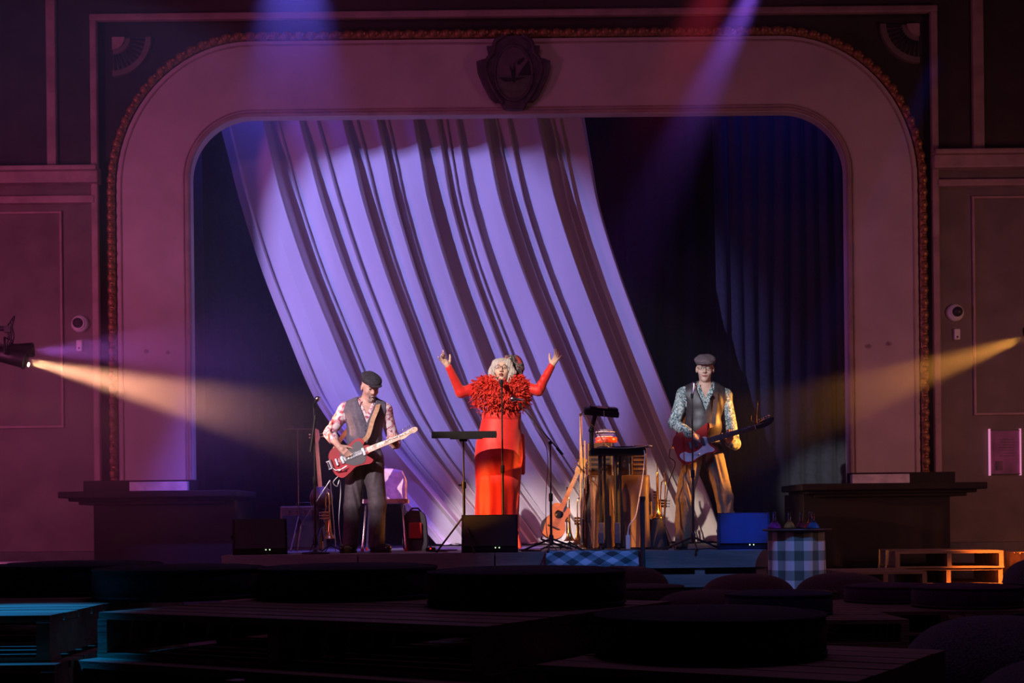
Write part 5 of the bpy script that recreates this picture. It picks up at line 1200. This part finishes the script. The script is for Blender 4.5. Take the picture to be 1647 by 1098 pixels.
# acoustic guitar
Yg = 13.15; gb = P(894, 838, Yg); gt = P(936, 744, Yg + .14)
m = gm(gb, gt - gb, (.0, -1, .12)); Lg = (gt - gb).length
t = thing('acoustic_guitar', 'small pale acoustic guitar glowing orange, leaning on its stand', 'guitar', (gb.x, Yg, SZ))
ol = [(-.22, 0), (-.205, .075), (-.15, .125), (-.08, .135), (-.01, .105), (.03, .088), (.08, .098), (.13, .105), (.17, .075), (.18, 0), (.17, -.075), (.13, -.105), (.08, -.098), (.03, -.088), (-.01, -.105), (-.08, -.135), (-.15, -.125), (-.205, -.075)]
ol = [(x * .88 + .02, y * .88) for x, y in ol]
obj('body_sides', B().prism(spline(ol, 5), -.075, -.002, m, True), 'leather', t)
obj('top_board', B().prism(spline([(x * 1.015, y * 1.02) for x, y in ol], 5), -.002, .004, m), 'spruce', t, .001)
b_ = B(); b_.lathe([(.042, 0), (.042, .0015), (.0001, .0015)], T(m, .075, 0, .004), m.to_3x3() @ Vector((0, 0, 1)), 20); obj('sound_hole', b_, 'pickblack', t)
b_ = B(); b_.prism([(-.075, -.055), (-.060, -.06), (-.060, .06), (-.075, .055)], .004, .012, m); obj('bridge', b_, 'rosewood', t)
b_ = B(); b_.prism([(.12, -.022), (Lg - .13, -.018), (Lg - .13, .018), (.12, .022)], .001, .014, m); obj('neck', b_, 'maple', t, .003)
b_ = B(); b_.prism([(.11, -.023), (Lg - .13, -.019), (Lg - .13, .019), (.11, .023)], .014, .018, m); fb = obj('fretboard', b_, 'spruce', t)
for i in range(1, 16):
    x = Lg - .13 - .44 * (1 - 2 ** (-i / 12)); b_ = B(); b_.box(T(m, x, 0, .0185), (.002, .04, .002), m.to_3x3()); obj('fret', b_, 'rosewood', fb)
b_ = B(); b_.prism([(Lg - .13, -.019), (Lg - .10, -.032), (Lg + .04, -.036), (Lg + .05, -.02), (Lg + .05, .02), (Lg + .04, .036), (Lg - .10, .032), (Lg - .13, .019)], -.004, .012, m); obj('headstock', b_, 'spruce', t, .003)
for i in range(6):
    y = 1 if i % 2 else -1; x = Lg - .08 + .045 * (i // 2); b_ = B(); b_.cyl(T(m, x, y * .034, 0), T(m, x, y * .050, 0), .003, seg=6); b_.ball(T(m, x, y * .056, 0), (.009, .007, .009), 8, 5); obj('tuning_peg', b_, 'brass', t)
for i in range(6):
    b_ = B(); b_.cyl(T(m, -.067, -.02 + i * .008, .013), T(m, Lg - .08, -.014 + i * .0056, .020), .0008, seg=4); obj('string', b_, 'chrome', t)
s_ = thing('guitar_stand', 'black folding stand under the pale acoustic guitar', 'stand', (gb.x, Yg, SZ))
for sx in (-1, 1):
    b_ = B(); b_.tube([T(m, -.21, sx * .06, .05), T(m, -.215, sx * .06, -.02), T(m, -.20, sx * .05, -.11), (gb.x + sx * .12, Yg + .20, SZ + .01)], .008, 8); obj('leg', b_, 'black', s_)
    b_ = B(); b_.tube([T(m, -.21, sx * .06, -.05), (gb.x + sx * .15, Yg - .12, SZ + .01)], .008, 8); obj('front_leg', b_, 'black', s_)
b_ = B(); b_.cyl((gb.x - .12, Yg + .20, SZ + .02), (gb.x + .12, Yg + .20, SZ + .02), .008, seg=8); obj('cross_bar', b_, 'black', s_)
c = P(916, 850, 13.45); trumpet('silver-brass trumpet on a stand just right of the acoustic guitar', (c.x, 13.45, SZ), .08, .0, 2.2, short='trumpet just right of the acoustic guitar')
c = P(929, 850, 13.55); trumpet('second trumpet behind the acoustic guitar, next to the draped table', (c.x, 13.55, SZ), .05, .0, 0.4, short='trumpet nearest the left side of the draped table')
# tall slide instrument standing left of the table
x_ = P(936, 850, 13.45).x; t = thing('trombone', 'tall tarnished brass trombone slide standing left of the draped table', 'trombone', (x_, 13.45, SZ))
zt = P(936, 668, 13.45).z
b_ = B(); b_.tube([(x_ - .01, 13.45, SZ + .02), (x_ + .002, 13.45, zt)], .013, 10); obj('slide_tube', b_, 'leather', t)
b_ = B(); b_.tube([(x_ + .03, 13.45, SZ + .10), (x_ + .035, 13.45, zt - .25)], .008, 8); obj('slide_tube', b_, 'leather', t)
for zz in (zt - .3, zt - .55, SZ + .3): 
    b_ = B(); b_.cyl((x_ - .008, 13.45, zz), (x_ + .036, 13.45, zz), .006, seg=8); obj('brace', b_, 'brass', t)
b_ = B(); b_.lathe([(.05, 0), (.05, .01), (.02, .03), (.013, .06)], (x_, 13.45, SZ), seg=16); obj('foot', b_, 'brass', t)
b_ = B(); b_.tube([(x_, 13.45, zt - .01), (x_, 13.45, zt + .02)], [.013, .018], 10); obj('top_ferrule', b_, 'brass', t)

# draped table with equipment
xa, xb = P(943, 800, 13.5).x, P(1046, 800, 13.5).x; zt = P(995, 765, 13.5).z; y0, y1 = 13.42, 13.95
t = thing('side_table', 'small table hidden under the brown draped cloth', 'table', ((xa + xb) / 2, 13.6, SZ))
b_ = B(); b_.box(((xa + xb) / 2, (y0 + y1) / 2, zt - .02), (xb - xa - .04, y1 - y0 - .04, .03)); obj('table_top', b_, 'wood', t, .004)
for sx in (xa + .05, xb - .05):
    for sy in (y0 + .05, y1 - .05):
        b_ = B(); b_.box((sx, sy, (SZ + zt - .035) / 2), (.035, .035, zt - .035 - SZ)); obj('leg', b_, 'wood', t)
bm = B(); n = 160; rows = 14; per = []
cxm, cym = (xa + xb) / 2, (y0 + y1) / 2; hx_, hy_ = (xb - xa) / 2, (y1 - y0) / 2
for i in range(n):
    a = 2 * math.pi * i / n; ca, sa = math.cos(a), math.sin(a); k = 1 / (abs(ca) ** 8 + abs(sa) ** 8) ** .125; per.append((ca * k, sa * k, a))
vs = []
for j in range(rows + 1):
    v = j / rows
    for ca, sa, a in per:
        f_ = (.010 + .035 * v) * math.sin(a * 11 + 1.3 * math.sin(a * 3)) * min(1, v * 3) + .02 * v * math.sin(a * 5 + 1)
        z = zt + .004 if j == 0 else zt - (zt - SZ - .012) * ((j - 1) / (rows - 1)) if j > 0 else 0
        s_ = .985 if j == 0 else 1.0
        vs.append((cxm + ca * (hx_ * s_ + f_ + .012 * v), cym + sa * (hy_ * s_ + f_ + .012 * v), z - (.0 if j else 0)))
vs.append((cxm, cym, zt + .004)); c0_ = len(vs) - 1
bm.add(vs, [(j * n + i, (j + 1) * n + i, (j + 1) * n + (i + 1) % n, j * n + (i + 1) % n) for j in range(rows) for i in range(n)] + [(c0_, i, (i + 1) % n) for i in range(n)], True)
tag(obj('table_cover', bm, 'tablecover'), 'brown shiny cloth draped in folds over the small table behind the keyboard stand', 'tablecloth')
def radio(label, px0, px1, py, Yd, m, grille_m, d=.2):
    a, b2 = P(px0, py, Yd), P(px1, py, Yd); z0 = zt + .006; t = thing('amplifier_box', label, 'amplifier', ((a.x + b2.x) / 2, Yd + d / 2, z0)); w_, h_ = b2.x - a.x, a.z - z0
    b_ = B(); b_.box(((a.x + b2.x) / 2, Yd + d / 2, z0 + h_ / 2), (w_, d, h_)); obj('case', b_, m, t, .008)
    for sx in (-1, 1):
        b_ = B(); b_.box(((a.x + b2.x) / 2 + sx * (w_ / 2 - .008), Yd - .003, z0 + h_ / 2), (.010, .008, h_ * .96)); obj('edge_strip', b_, 'goldtrim', t)
    for j in range(5):
        b_ = B(); b_.box(((a.x + b2.x) / 2, Yd - .004, z0 + h_ * (.2 + .15 * j)), (w_ * .72, .008, h_ * .06)); obj('grille_bar', b_, grille_m, t)
    return t
radio('dark equipment case with gold edge strips on the left of the draped table', 945, 985, 712, 13.5, 'radio', 'pickblack')
radio('dark box in the middle of the draped table behind the stand legs', 988, 1012, 722, 13.55, 'radio', 'radio')
radio('brass-edged equipment box with slatted front on the right of the draped table', 1015, 1040, 716, 13.5, 'radio', 'goldtrim')
c = P(975, 704, 13.62); t = thing('tambourine', 'red tambourine with metal jingles lying on the dark equipment case', 'tambourine', (c.x, 13.62, c.z))
# drum-like red rim with a clear domed rack on it
b_ = B(); zb = P(975, 712, 13.6).z
b_.lathe([(.105, 0), (.11, .005), (.11, .05), (.105, .055), (.098, .05), (.098, .005)], (c.x, 13.62, zb), seg=32); obj('rim', b_, 'redplastic', t)
for i in range(7):
    a = -math.pi * (i + .5) / 7; b_ = B(); b_.lathe([(.012, 0), (.012, .003), (.004, .005), (.0001, .005)], (c.x + .108 * math.cos(a), 13.62 + .108 * math.sin(a), zb + .02), seg=10); b_.lathe([(.012, 0), (.012, .003), (.0001, .004)], (c.x + .108 * math.cos(a), 13.62 + .108 * math.sin(a), zb + .032), seg=10); obj('jingle', b_, 'chrome', t)
t = thing('glass_dome', 'clear round jar with white rim standing on the red tambourine', 'jar', (c.x - .01, 13.62, zb + .056))
b_ = B(); z = zb + .058; cx2 = c.x - .01
b_.lathe([(.075, 0), (.09, .02), (.094, .045), (.082, .065), (.05, .08), (.0001, .084)], (cx2, 13.62, z), seg=28); obj('glass_shell', b_, 'glass', t)
for zz, rr in ((.002, .078), (.05, .095)):
    b_ = B(); b_.tube([(cx2 + rr * math.cos(a), 13.62 + rr * math.sin(a), z + zz) for a in [2 * math.pi * i / 28 for i in range(29)]], .0045, 6); obj('rim_band', b_, 'white', t)
c2 = P(998, 700, 13.75); t = thing('potted_sprig', 'small dark toy plant behind the red tambourine', 'plant', (c2.x, 13.75, zt))
b_ = B(); b_.cyl((c2.x, 13.75, zt + .006), (c2.x, 13.75, zt + .20), .03, .035, 12); obj('pot', b_, 'radio', t)
b_ = B()
for i in range(26):
    a = R.uniform(0, 6.28); e = R.uniform(.1, 1.3); d = Vector((math.cos(a) * math.cos(e), math.sin(a) * math.cos(e), math.sin(e))); p0 = Vector((c2.x, 13.75, zt + .2)); p1 = p0 + d * R.uniform(.06, .13); s_ = d.cross(Vector((0, 0, 1))).normalized() * .012
    b_.add([p0, (p0 + p1) / 2 + s_, p1, (p0 + p1) / 2 - s_], [(0, 1, 2, 3)])
o = obj('foliage', b_, 'pickblack', t); o['kind'] = 'stuff'

# keyboard / tablet stand in front of the table
Yk = 13.0
t = thing('equipment_stand', 'tall black two-tier equipment stand in front of the draped table', 'stand', (P(980, 880, Yk).x, Yk, SZ))
def post(px, pyt, Yd, r=.02): 
    a = P(px, pyt, Yd); b_ = B(); b_.cyl((a.x, Yd, SZ + .01), a, r, seg=12); return obj('post', b_, 'black', t)
post(965, 722, Yk); post(972, 722, Yk + .18, .014); post(991, 722, Yk, .022); post(997, 722, Yk + .18, .014)
for px in (967, 993):
    a = P(px, 880, Yk); b_ = B(); b_.tube([(a.x, Yk - .22, SZ + .016), (a.x, Yk, SZ + .03), (a.x, Yk + .26, SZ + .016)], .016, 8); obj('foot', b_, 'black', t)
    b_ = B(); b_.box((a.x, Yk - .004, SZ + .16), (.055, .05, .20)); obj('lower_sleeve', b_, 'vest', t, .006)
a, b2 = P(949, 727, Yk), P(1038, 727, Yk)
b_ = B(); b_.box(((a.x + b2.x) / 2, Yk + .09, a.z), (b2.x - a.x, .34, .055)); obj('lower_shelf', b_, 'blackmat', t, .008)
b_ = B(); b_.tube([P(952, 722, Yk + .05), P(951, 692, Yk + .05), P(957, 668, Yk + .04)], [.022, .020, .022], 10); obj('upper_arm', b_, 'black', t)
b_ = B(); b_.ball(P(951, 692, Yk + .05), .028, 10, 8); obj('elbow_joint', b_, 'black', t)
tc = P(967, 663, Yk); rm = Matrix.Rotation(math.radians(6), 3, 'Y') @ Matrix.Rotation(math.radians(10), 3, 'X')
b_ = B(); b_.box(tc, (.33, .24, .055), rm); obj('upper_tray', b_, 'blackmat', t, .01)
def lapt(label, name, c, w_, d_, m, rm_):
    t = thing(name, label, 'device', tuple(c)); b_ = B(); b_.box(c, (w_, d_, .022), rm_); obj('case', b_, m, t, .005)
    b_ = B(); b_.box(Vector(c) + rm_ @ Vector((0, 0, .013)), (w_ * .9, d_ * .8, .004), rm_); o = obj('top_panel', b_, 'pickblack', t)
    for i in range(5):
        b_ = B(); b_.cyl(Vector(c) + rm_ @ Vector((-w_ * .35 + i * w_ * .17, -d_ * .1, .014)), Vector(c) + rm_ @ Vector((-w_ * .35 + i * w_ * .17, -d_ * .1, .026)), .009, seg=10); obj('knob', b_, 'white', t)
    return t
lapt('flat controller lying on the raised upper tray of the equipment stand', 'controller', tc + rm @ Vector((.02, 0, .040)), .27, .18, 'blackmat', rm)
b_ = B(); b_.box(tc + rm @ Vector((.0, -.09, .058)), (.10, .06, .012), rm); tag(obj('paper_pad', b_, 'paper'), 'small white pad lying on the raised controller', 'paper')
lc = P(996, 719, Yk); I3 = Matrix.Identity(3)
lapt('black keyboard lying on the lower shelf of the equipment stand', 'keyboard', Vector((lc.x + .0, Yk + .10, a.z + .040)), .42, .22, 'blackmat', I3)
bm = B(); nn = 12; vs = []
for j in range(5):
    for i in range(nn + 1):
        u_ = i / nn; vs.append((P(955, 720, Yk).x + u_ * .545, Yk - .10 + .055 * j, a.z + .033 + .010 * math.sin(u_ * 9 + j) * (1 if u_ > .7 else .4) + (.012 if u_ > .85 else 0)))
bm.add(vs, [(j * (nn + 1) + i, j * (nn + 1) + i + 1, (j + 1) * (nn + 1) + i + 1, (j + 1) * (nn + 1) + i) for j in range(4) for i in range(nn)], True)
o = obj('sheet_music', bm, 'paper'); o.location = (0, -.065, .0); o.modifiers.new('s', 'SOLIDIFY').thickness = .002; tag(o, 'white curling sheets lying along the front edge of the lower shelf of the equipment stand', 'paper')
b_ = B(); b_.cyl(P(953, 651, Yk), P(940, 620, Yk), .003, seg=6); tag(obj('antenna', b_, 'leather'), 'thin antenna rod rising from the raised controller', 'antenna')
def cable(name, pts, r, m, label, cat='cable', parent=None):
    b_ = B(); b_.tube(spline([tuple(p) for p in pts], 7, False), r, 6); o = obj(name, b_, m, parent); 
    if not parent: tag(o, label, cat)
    return o
adp = P(1010, 869, Yk - .2)
wc = cable('power_cable', [P(1036, 724, Yk - .1), P(1037, 735, Yk - .14), P(1034, 765, Yk - .14), P(1028, 800, Yk - .14), P(1022, 830, Yk - .15), P(1012, 845, Yk - .18), P(1010, 860, Yk - .2)], .0055, 'white', 'white power cable hanging from the lower shelf down to a white adapter')
t = thing('power_adapter', 'white power adapter at the lower end of the white cable', 'adapter', tuple(adp)); b_ = B(); b_.box((adp.x, adp.y, SZ + .075), (.042, .03, .13)); obj('case', b_, 'white', t, .006)
b_ = B(); b_.cyl((adp.x, adp.y, SZ + .14), (adp.x, adp.y, SZ + .175), .010, .006, 8); obj('cable_sleeve', b_, 'white', t); b_ = B(); b_.box((adp.x, adp.y, SZ + .005), (.05, .04, .01)); obj('plug_foot', b_, 'white', t)
cable('orange_cable', [P(941, 662, Yk - .05), P(945, 676, Yk - .08), P(957, 688, Yk - .1), P(966, 702, Yk - .1), P(974, 715, Yk - .1), P(985, 721, Yk - .08)], .0045, 'leather', 'thin tan cable running from the raised tray down to the lower shelf')
cable('thin_cable', [P(971, 660, Yk - .13), P(972, 675, Yk - .13), P(971, 690, Yk - .1), P(972, 712, Yk - .04)], .003, 'white', 'thin pale cable hanging from the middle of the raised tray')
cable('side_cable', [P(937, 662, Yk), P(934, 676, Yk + .1), P(938, 740, Yk + .2), P(940, 800, Yk + .25), P(950, 860, Yk + .1), PZ(945, Yk, SZ + .01)], .004, 'leatherdark', 'dark cable hanging along the left side of the draped table')
# brass on black stand right of table
c = P(1057, 830, 13.5)
trumpet('tall brass horn standing upright between draped table and bespectacled guitarist', (c.x, 13.5, SZ), .30, .0, 1.2, stand=False)
t = thing('instrument_stand', 'black cone stand carrying the tall brass horn right of the draped table', 'stand', (c.x, 13.5, SZ))
b_ = B(); b_.lathe([(.13, 0), (.125, .02), (.06, .25), (.05, .30), (.0001, .30)], (c.x, 13.5, SZ), seg=20); obj('cone', b_, 'bag', t)
b_ = B(); b_.cyl((c.x, 13.5, SZ + .29), (c.x, 13.5, SZ + .60), .006, seg=8); obj('peg', b_, 'black', t)
b_ = B(); b_.lathe([(.14, 0), (.145, .008), (.14, .016), (.0001, .016)], (c.x, 13.5, SZ), seg=20); obj('base_ring', b_, 'black', t)
c = P(1056, 830, 13.62); trumpet('second brass horn behind the tall one beside the draped table', (c.x + .03, 13.66, SZ), .22, .06, .2, short='rear brass horn right of the draped table')

# checked cloth over the stage edge
Yc = 12.27; xa, xb = P(878, 900, Yc).x, P(1027, 900, Yc).x; bm = B(); nx, nz = 60, 26; vs = []; uvs = []
for j in range(nz + 1):
    for i in range(nx + 1):
        u_, v_ = i / nx, j / nz; x = xa + (xb - xa) * u_; 
        if j < 8: y = 12.60 - .36 * j / 8; z = SZ + .006 + (.004 * math.sin(u_ * 20 + j))
        else:
            v2 = (j - 8) / (nz - 8); y = Yc - .012 - .016 * (1 + math.sin(u_ * 17 + 5 * math.sin(v2 * 3 + u_ * 4))) * min(1, v2 * 3); z = SZ + .004 - (.262 + .018 * math.sin(u_ * 6)) * v2
        vs.append((x, y, z)); uvs.append((x, j / nz * .66))
bm.add(vs, [(j * (nx + 1) + i, j * (nx + 1) + i + 1, (j + 1) * (nx + 1) + i + 1, (j + 1) * (nx + 1) + i) for j in range(nz) for i in range(nx)], True)
tag(obj('checked_cloth', bm, 'gingham2', uv=uvs), 'blue checked cloth hanging over the front edge of the stage', 'cloth')
a = P(1033, 800, 12.2); t = thing('thin_pole', 'thin dark pole standing in front of the stage beside the checked cloth', 'pole', (a.x, 12.2, 0))
b_ = B(); b_.cyl((a.x, 12.2, .02), (a.x, 12.2, P(1033, 803, 12.2).z), .022, seg=10); obj('tube', b_, 'bag', t)
b_ = B(); b_.lathe([(.15, 0), (.15, .015), (.03, .03), (.024, .06)], (a.x, 12.2, 0), seg=20); obj('base_plate', b_, 'black', t)
b_ = B(); b_.cyl((a.x, 12.2, P(1033, 806, 12.2).z), (a.x, 12.2, P(1033, 800, 12.2).z + .01), .026, seg=10); obj('end_cap', b_, 'black', t)

# bottle table
Yt = 11.9; xa, xb = P(1236, 890, Yt).x, P(1328, 890, Yt).x; cx = (xa + xb) / 2; rr = (xb - xa) / 2; ztp = P(1282, 850, Yt).z
t = thing('bottle_table', 'round table on a drum base carrying coloured flasks', 'table', (cx, Yt, 0))
b_ = B(); b_.lathe([(rr + .045, -.018), (rr + .05, -.012), (rr + .05, -.004), (rr + .045, 0), (.0001, 0)], (cx, Yt, ztp), seg=48); obj('table_top', b_, 'tabletop', t)
b_ = B(); b_.lathe([(rr - .03, 0), (rr - .03, ztp - .02), (.0001, ztp - .02)], (cx, Yt, 0), seg=36); obj('drum', b_, 'pier', t)
b_ = B(); b_.lathe([(rr - .012, 0), (rr - .012, .02), (rr - .03, .025)], (cx, Yt, 0), seg=36); obj('foot_ring', b_, 'black', t)
bm = B(); n = 120; rows = 12; vs = []; uvs = []
for j in range(rows + 1):
    for i in range(n + 1):
        a = 2 * math.pi * i / n + math.pi / 2; f_ = .008 * math.sin(a * 9 + j * .2) + .006 * math.sin(a * 4 + 2); r_ = rr - .012 + f_
        vs.append((cx + r_ * math.cos(a), Yt + r_ * math.sin(a), ztp - .019 - (ztp - .14) * j / rows)); uvs.append((a * rr, -(ztp - .14) * j / rows))
bm.add(vs, [(j * (n + 1) + i, j * (n + 1) + i + 1, (j + 1) * (n + 1) + i + 1, (j + 1) * (n + 1) + i) for j in range(rows) for i in range(n)], True)
tag(obj('gingham_skirt', bm, 'gingham', uv=uvs), 'pale and green gingham cloth wrapped round the bottle table', 'tablecloth')
for px, dy, liq, w_ in ((1246, -.05, 'purple', 1.15), (1270, .02, 'amber', 1.0), (1289, .06, 'maroon', .95), (1303, .10, 'red', .9), (1308, -.10, 'blue', 1.0)):
    c = P(px, 850, Yt + dy); t = thing('flask', 'glass flask of %s liquid on the bottle table' % liq, 'flask', (c.x, Yt + dy, ztp), 'flasks on the bottle table')
    s_ = w_; z = ztp + .001
    b_ = B(); b_.lathe([(.0001, 0), (.050 * s_, .0), (.053 * s_, .006), (.044 * s_, .030), (.022 * s_, .060), (.015 * s_, .070), (.014 * s_, .145), (.017 * s_, .150), (.0145 * s_, .150), (.011 * s_, .143), (.011 * s_, .072)], (c.x, Yt + dy, z), seg=22); obj('glass_body', b_, 'glass', t)
    b_ = B(); b_.lathe([(.0001, .004), (.047 * s_, .004), (.049 * s_, .008), (.041 * s_, .028), (.026 * s_, .048), (.0001, .048)], (c.x, Yt + dy, z), seg=22); obj('liquid', b_, 'liq_' + liq, t)

# side lamps
def lamp(label, c, aim, sx):
    t = thing('stage_lamp', label, 'stage lamp', tuple(c)); d = (Vector(aim) - c).normalized(); e = c - d * .26
    b_ = B(); b_.lathe([(.045, 0), (.075, .03), (.08, .20), (.082, .26)], e, d, 24); obj('can', b_, 'black', t)
    b_ = B(); b_.lathe([(.082, 0), (.090, .004), (.090, .02), (.074, .02), (.070, .005)], c, d, 24); obj('front_ring', b_, 'black', t)
    b_ = B(); b_.lathe([(.068, 0), (.03, .010), (.0001, .012)], c - d * .012, d, 20); obj('lens', b_, 'lens_blue', t)
    lo = c + Vector((.055 * sx, -.0, -.055)) - d * .02
    yk = [c - d * .14 + Vector((0, y, z)) for y, z in ((-.10, 0), (-.10, .16), (.10, .16), (.10, 0))]
    b_ = B(); b_.tube(yk, .010, 6); obj('yoke', b_, 'black', t)
    top = c - d * .14 + Vector((0, 0, .16)); b_ = B(); b_.cyl(top, top + Vector((0, 0, .07)), .014, seg=8); b_.box(top + Vector((0, 0, .09)), (.06, .07, .06)); obj('clamp', b_, 'black', t)
    return t, top
LT, topL = lamp('black stage lamp with glowing lens at the left edge', P(38, 578, 12.8), (.3, 13.3, 1.35), 1)
c = P(36, 563, 12.9); b_ = B(); d = (Vector((-2.2, 13.2, 2.75)) - c).normalized(); b_.lathe([(.04, -.22), (.06, -.18), (.065, .0), (.07, .10), (.062, .10), (.055, .02)], c, d, 20); obj('second_can', b_, 'black', LT)
b_ = B(); b_.lathe([(.02, 0), (.02, .01), (.0001, .012)], P(45, 586, 12.74), (1, .1, -.2), 12); obj('warm_lens', b_, 'lens_warm', LT)
RT, topR = lamp('black stage lamp just inside the right edge', P(1654, 540, 12.8), (1.4, 13.3, 1.5), -1)
for k, (tp, side) in enumerate(((topL, 'left'), (topR, 'right'))):
    t = thing('lamp_pole', 'black pole carrying the %s stage lamp' % side, 'pole', (tp.x, tp.y, 0)); sg = -1 if k == 0 else 1
    z = tp.z + .10; b_ = B(); b_.cyl((tp.x, 12.8, z), (tp.x + sg * .8, 12.8, z), .024, seg=12); obj('arm', b_, 'black', t)
    b_ = B(); b_.cyl((tp.x + sg * .6, 12.8, 0), (tp.x + sg * .6, 12.8, z + .5), .024, seg=12); obj('upright', b_, 'black', t)
    b_ = B(); b_.lathe([(.25, 0), (.25, .02), (.03, .04), (.026, .08)], (tp.x + sg * .6, 12.8, 0), seg=24); obj('base_plate', b_, 'black', t)
for i in range(3):
    cable('lamp_cable', [topL + Vector((-.02, -.02, .08)), topL + Vector((.03 + .02 * i, -.03, .15 + .03 * i)), topL + Vector((.06 - .03 * i, -.03, -.02 * i)), topL + Vector((-.02, -.02, -.08)), topL + Vector((-.14, .0, -.10 + .05 * i))], .006, 'black', ('black cable looping highest over the left stage lamp', 'middle loop of black cable at the left stage lamp', 'lowest loop of black cable at the left stage lamp')[i])

# cables on the stage floor
for i, (pts, lb) in enumerate((
    ([(840, 12.7), (850, 12.5), (870, 12.55), (862, 12.8), (835, 12.9), (850, 13.0)], 'black cable curled on the stage left of the acoustic guitar'),
    ([(1085, 12.6), (1095, 12.45), (1120, 12.5), (1140, 12.7), (1155, 12.55)], 'black cable curled round the foot of the right microphone stand'),
    ([(690, 12.7), (720, 12.8), (700, 13.1), (735, 13.2), (680, 13.3)], 'black cable lying between music stand and red bag'),
    ([(930, 12.6), (960, 12.75), (1000, 12.6), (1040, 12.8), (1075, 12.6)], 'black cable lying in front of the equipment stand'))):
    cable('floor_cable', [PZ(a, y, SZ + .008) for a, y in pts], .006, 'black', lb)
g0 = T(gm(P(562, 736, 12.66), P(643, 704, 12.625) - P(562, 736, 12.66), (.05, -1, .12)), -.15, -.12, 0)
cable('guitar_lead', [g0, P(536, 775, 12.7), P(542, 782, 12.75), P(546, 772, 12.8), P(548, 790, 13.0), P(545, 840, 13.0), PZ(550, 13.0, SZ + .01)], .0045, 'white', 'pale guitar lead looping below the red guitar of the smiling man')
cable('guitar_lead', [P(1078, 722, 12.92), P(1077, 735, 12.9), P(1086, 746, 13.0), P(1075, 780, 13.3), P(1070, 840, 13.3), PZ(1085, 13.2, SZ + .01)], .0045, 'black', 'dark guitar lead hanging from the red guitar of the bespectacled man')
t = thing('effects_pedal', 'small red-lit pedal on the stage between chair and bag', 'pedal', tuple(PZ(693, 13.0, SZ))); c = PZ(693, 13.0, SZ)
b_ = B(); b_.box(c + Vector((0, 0, .02)), (.09, .12, .04)); obj('case', b_, 'black', t, .005); b_ = B(); b_.ball(c + Vector((0, -.062, .03)), .008, 8, 5); obj('indicator_light', b_, 'redled', t); b_ = B(); b_.cyl(c + Vector((0, -.02, .04)), c + Vector((0, -.02, .055)), .012, seg=10); obj('footswitch', b_, 'chrome', t)

# ------------------------------------------------------------ haze
hz = bpy.data.materials.new('haze'); hz.use_nodes = True; nt = hz.node_tree; nt.nodes.remove(nt.nodes['Principled BSDF']); N, L = nt.nodes, nt.links
v_ = N.new('ShaderNodeVolumeScatter'); v_.inputs['Anisotropy'].default_value = .1; v_.inputs['Color'].default_value = (1, 1, 1, 1)
L.new(v_.outputs[0], N['Material Output'].inputs['Volume']); M['haze'] = hz
geo = N.new('ShaderNodeTexCoord'); total = None
for c, r_, dn in HAZE_DRIFTS:     # smoke thickened around the lamps to make their beams show and fade
    a_ = N.new('ShaderNodeVectorMath'); a_.operation = 'SUBTRACT'; a_.inputs[1].default_value = c; L.new(geo.outputs['Object'], a_.inputs[0])
    d_ = N.new('ShaderNodeVectorMath'); d_.operation = 'DIVIDE'; d_.inputs[1].default_value = r_; L.new(a_.outputs[0], d_.inputs[0])
    e_ = N.new('ShaderNodeVectorMath'); e_.operation = 'DOT_PRODUCT'; L.new(d_.outputs[0], e_.inputs[0]); L.new(d_.outputs[0], e_.inputs[1])
    f_ = N.new('ShaderNodeMath'); f_.operation = 'MULTIPLY'; f_.inputs[1].default_value = -1; L.new(e_.outputs['Value'], f_.inputs[0])
    g_ = N.new('ShaderNodeMath'); g_.operation = 'EXPONENT'; L.new(f_.outputs[0], g_.inputs[0])
    h_ = N.new('ShaderNodeMath'); h_.operation = 'MULTIPLY_ADD'; h_.inputs[1].default_value = dn; L.new(g_.outputs[0], h_.inputs[0])
    if total is None: h_.inputs[2].default_value = HAZE
    else: L.new(total, h_.inputs[2])
    total = h_.outputs[0]
L.new(total, v_.inputs['Density'])
b_ = B(); b_.box((0, 13.2, 4.05), (16.6, 6.8, 7.9)); o = obj('haze', b_, 'haze'); o['kind'] = 'stuff'; tag(o, 'thin stage haze lit by the lamp beams', 'haze')
print('objects', len(bpy.data.objects), 'tris', sum(len(m_.polygons) for m_ in bpy.data.meshes) * 2)
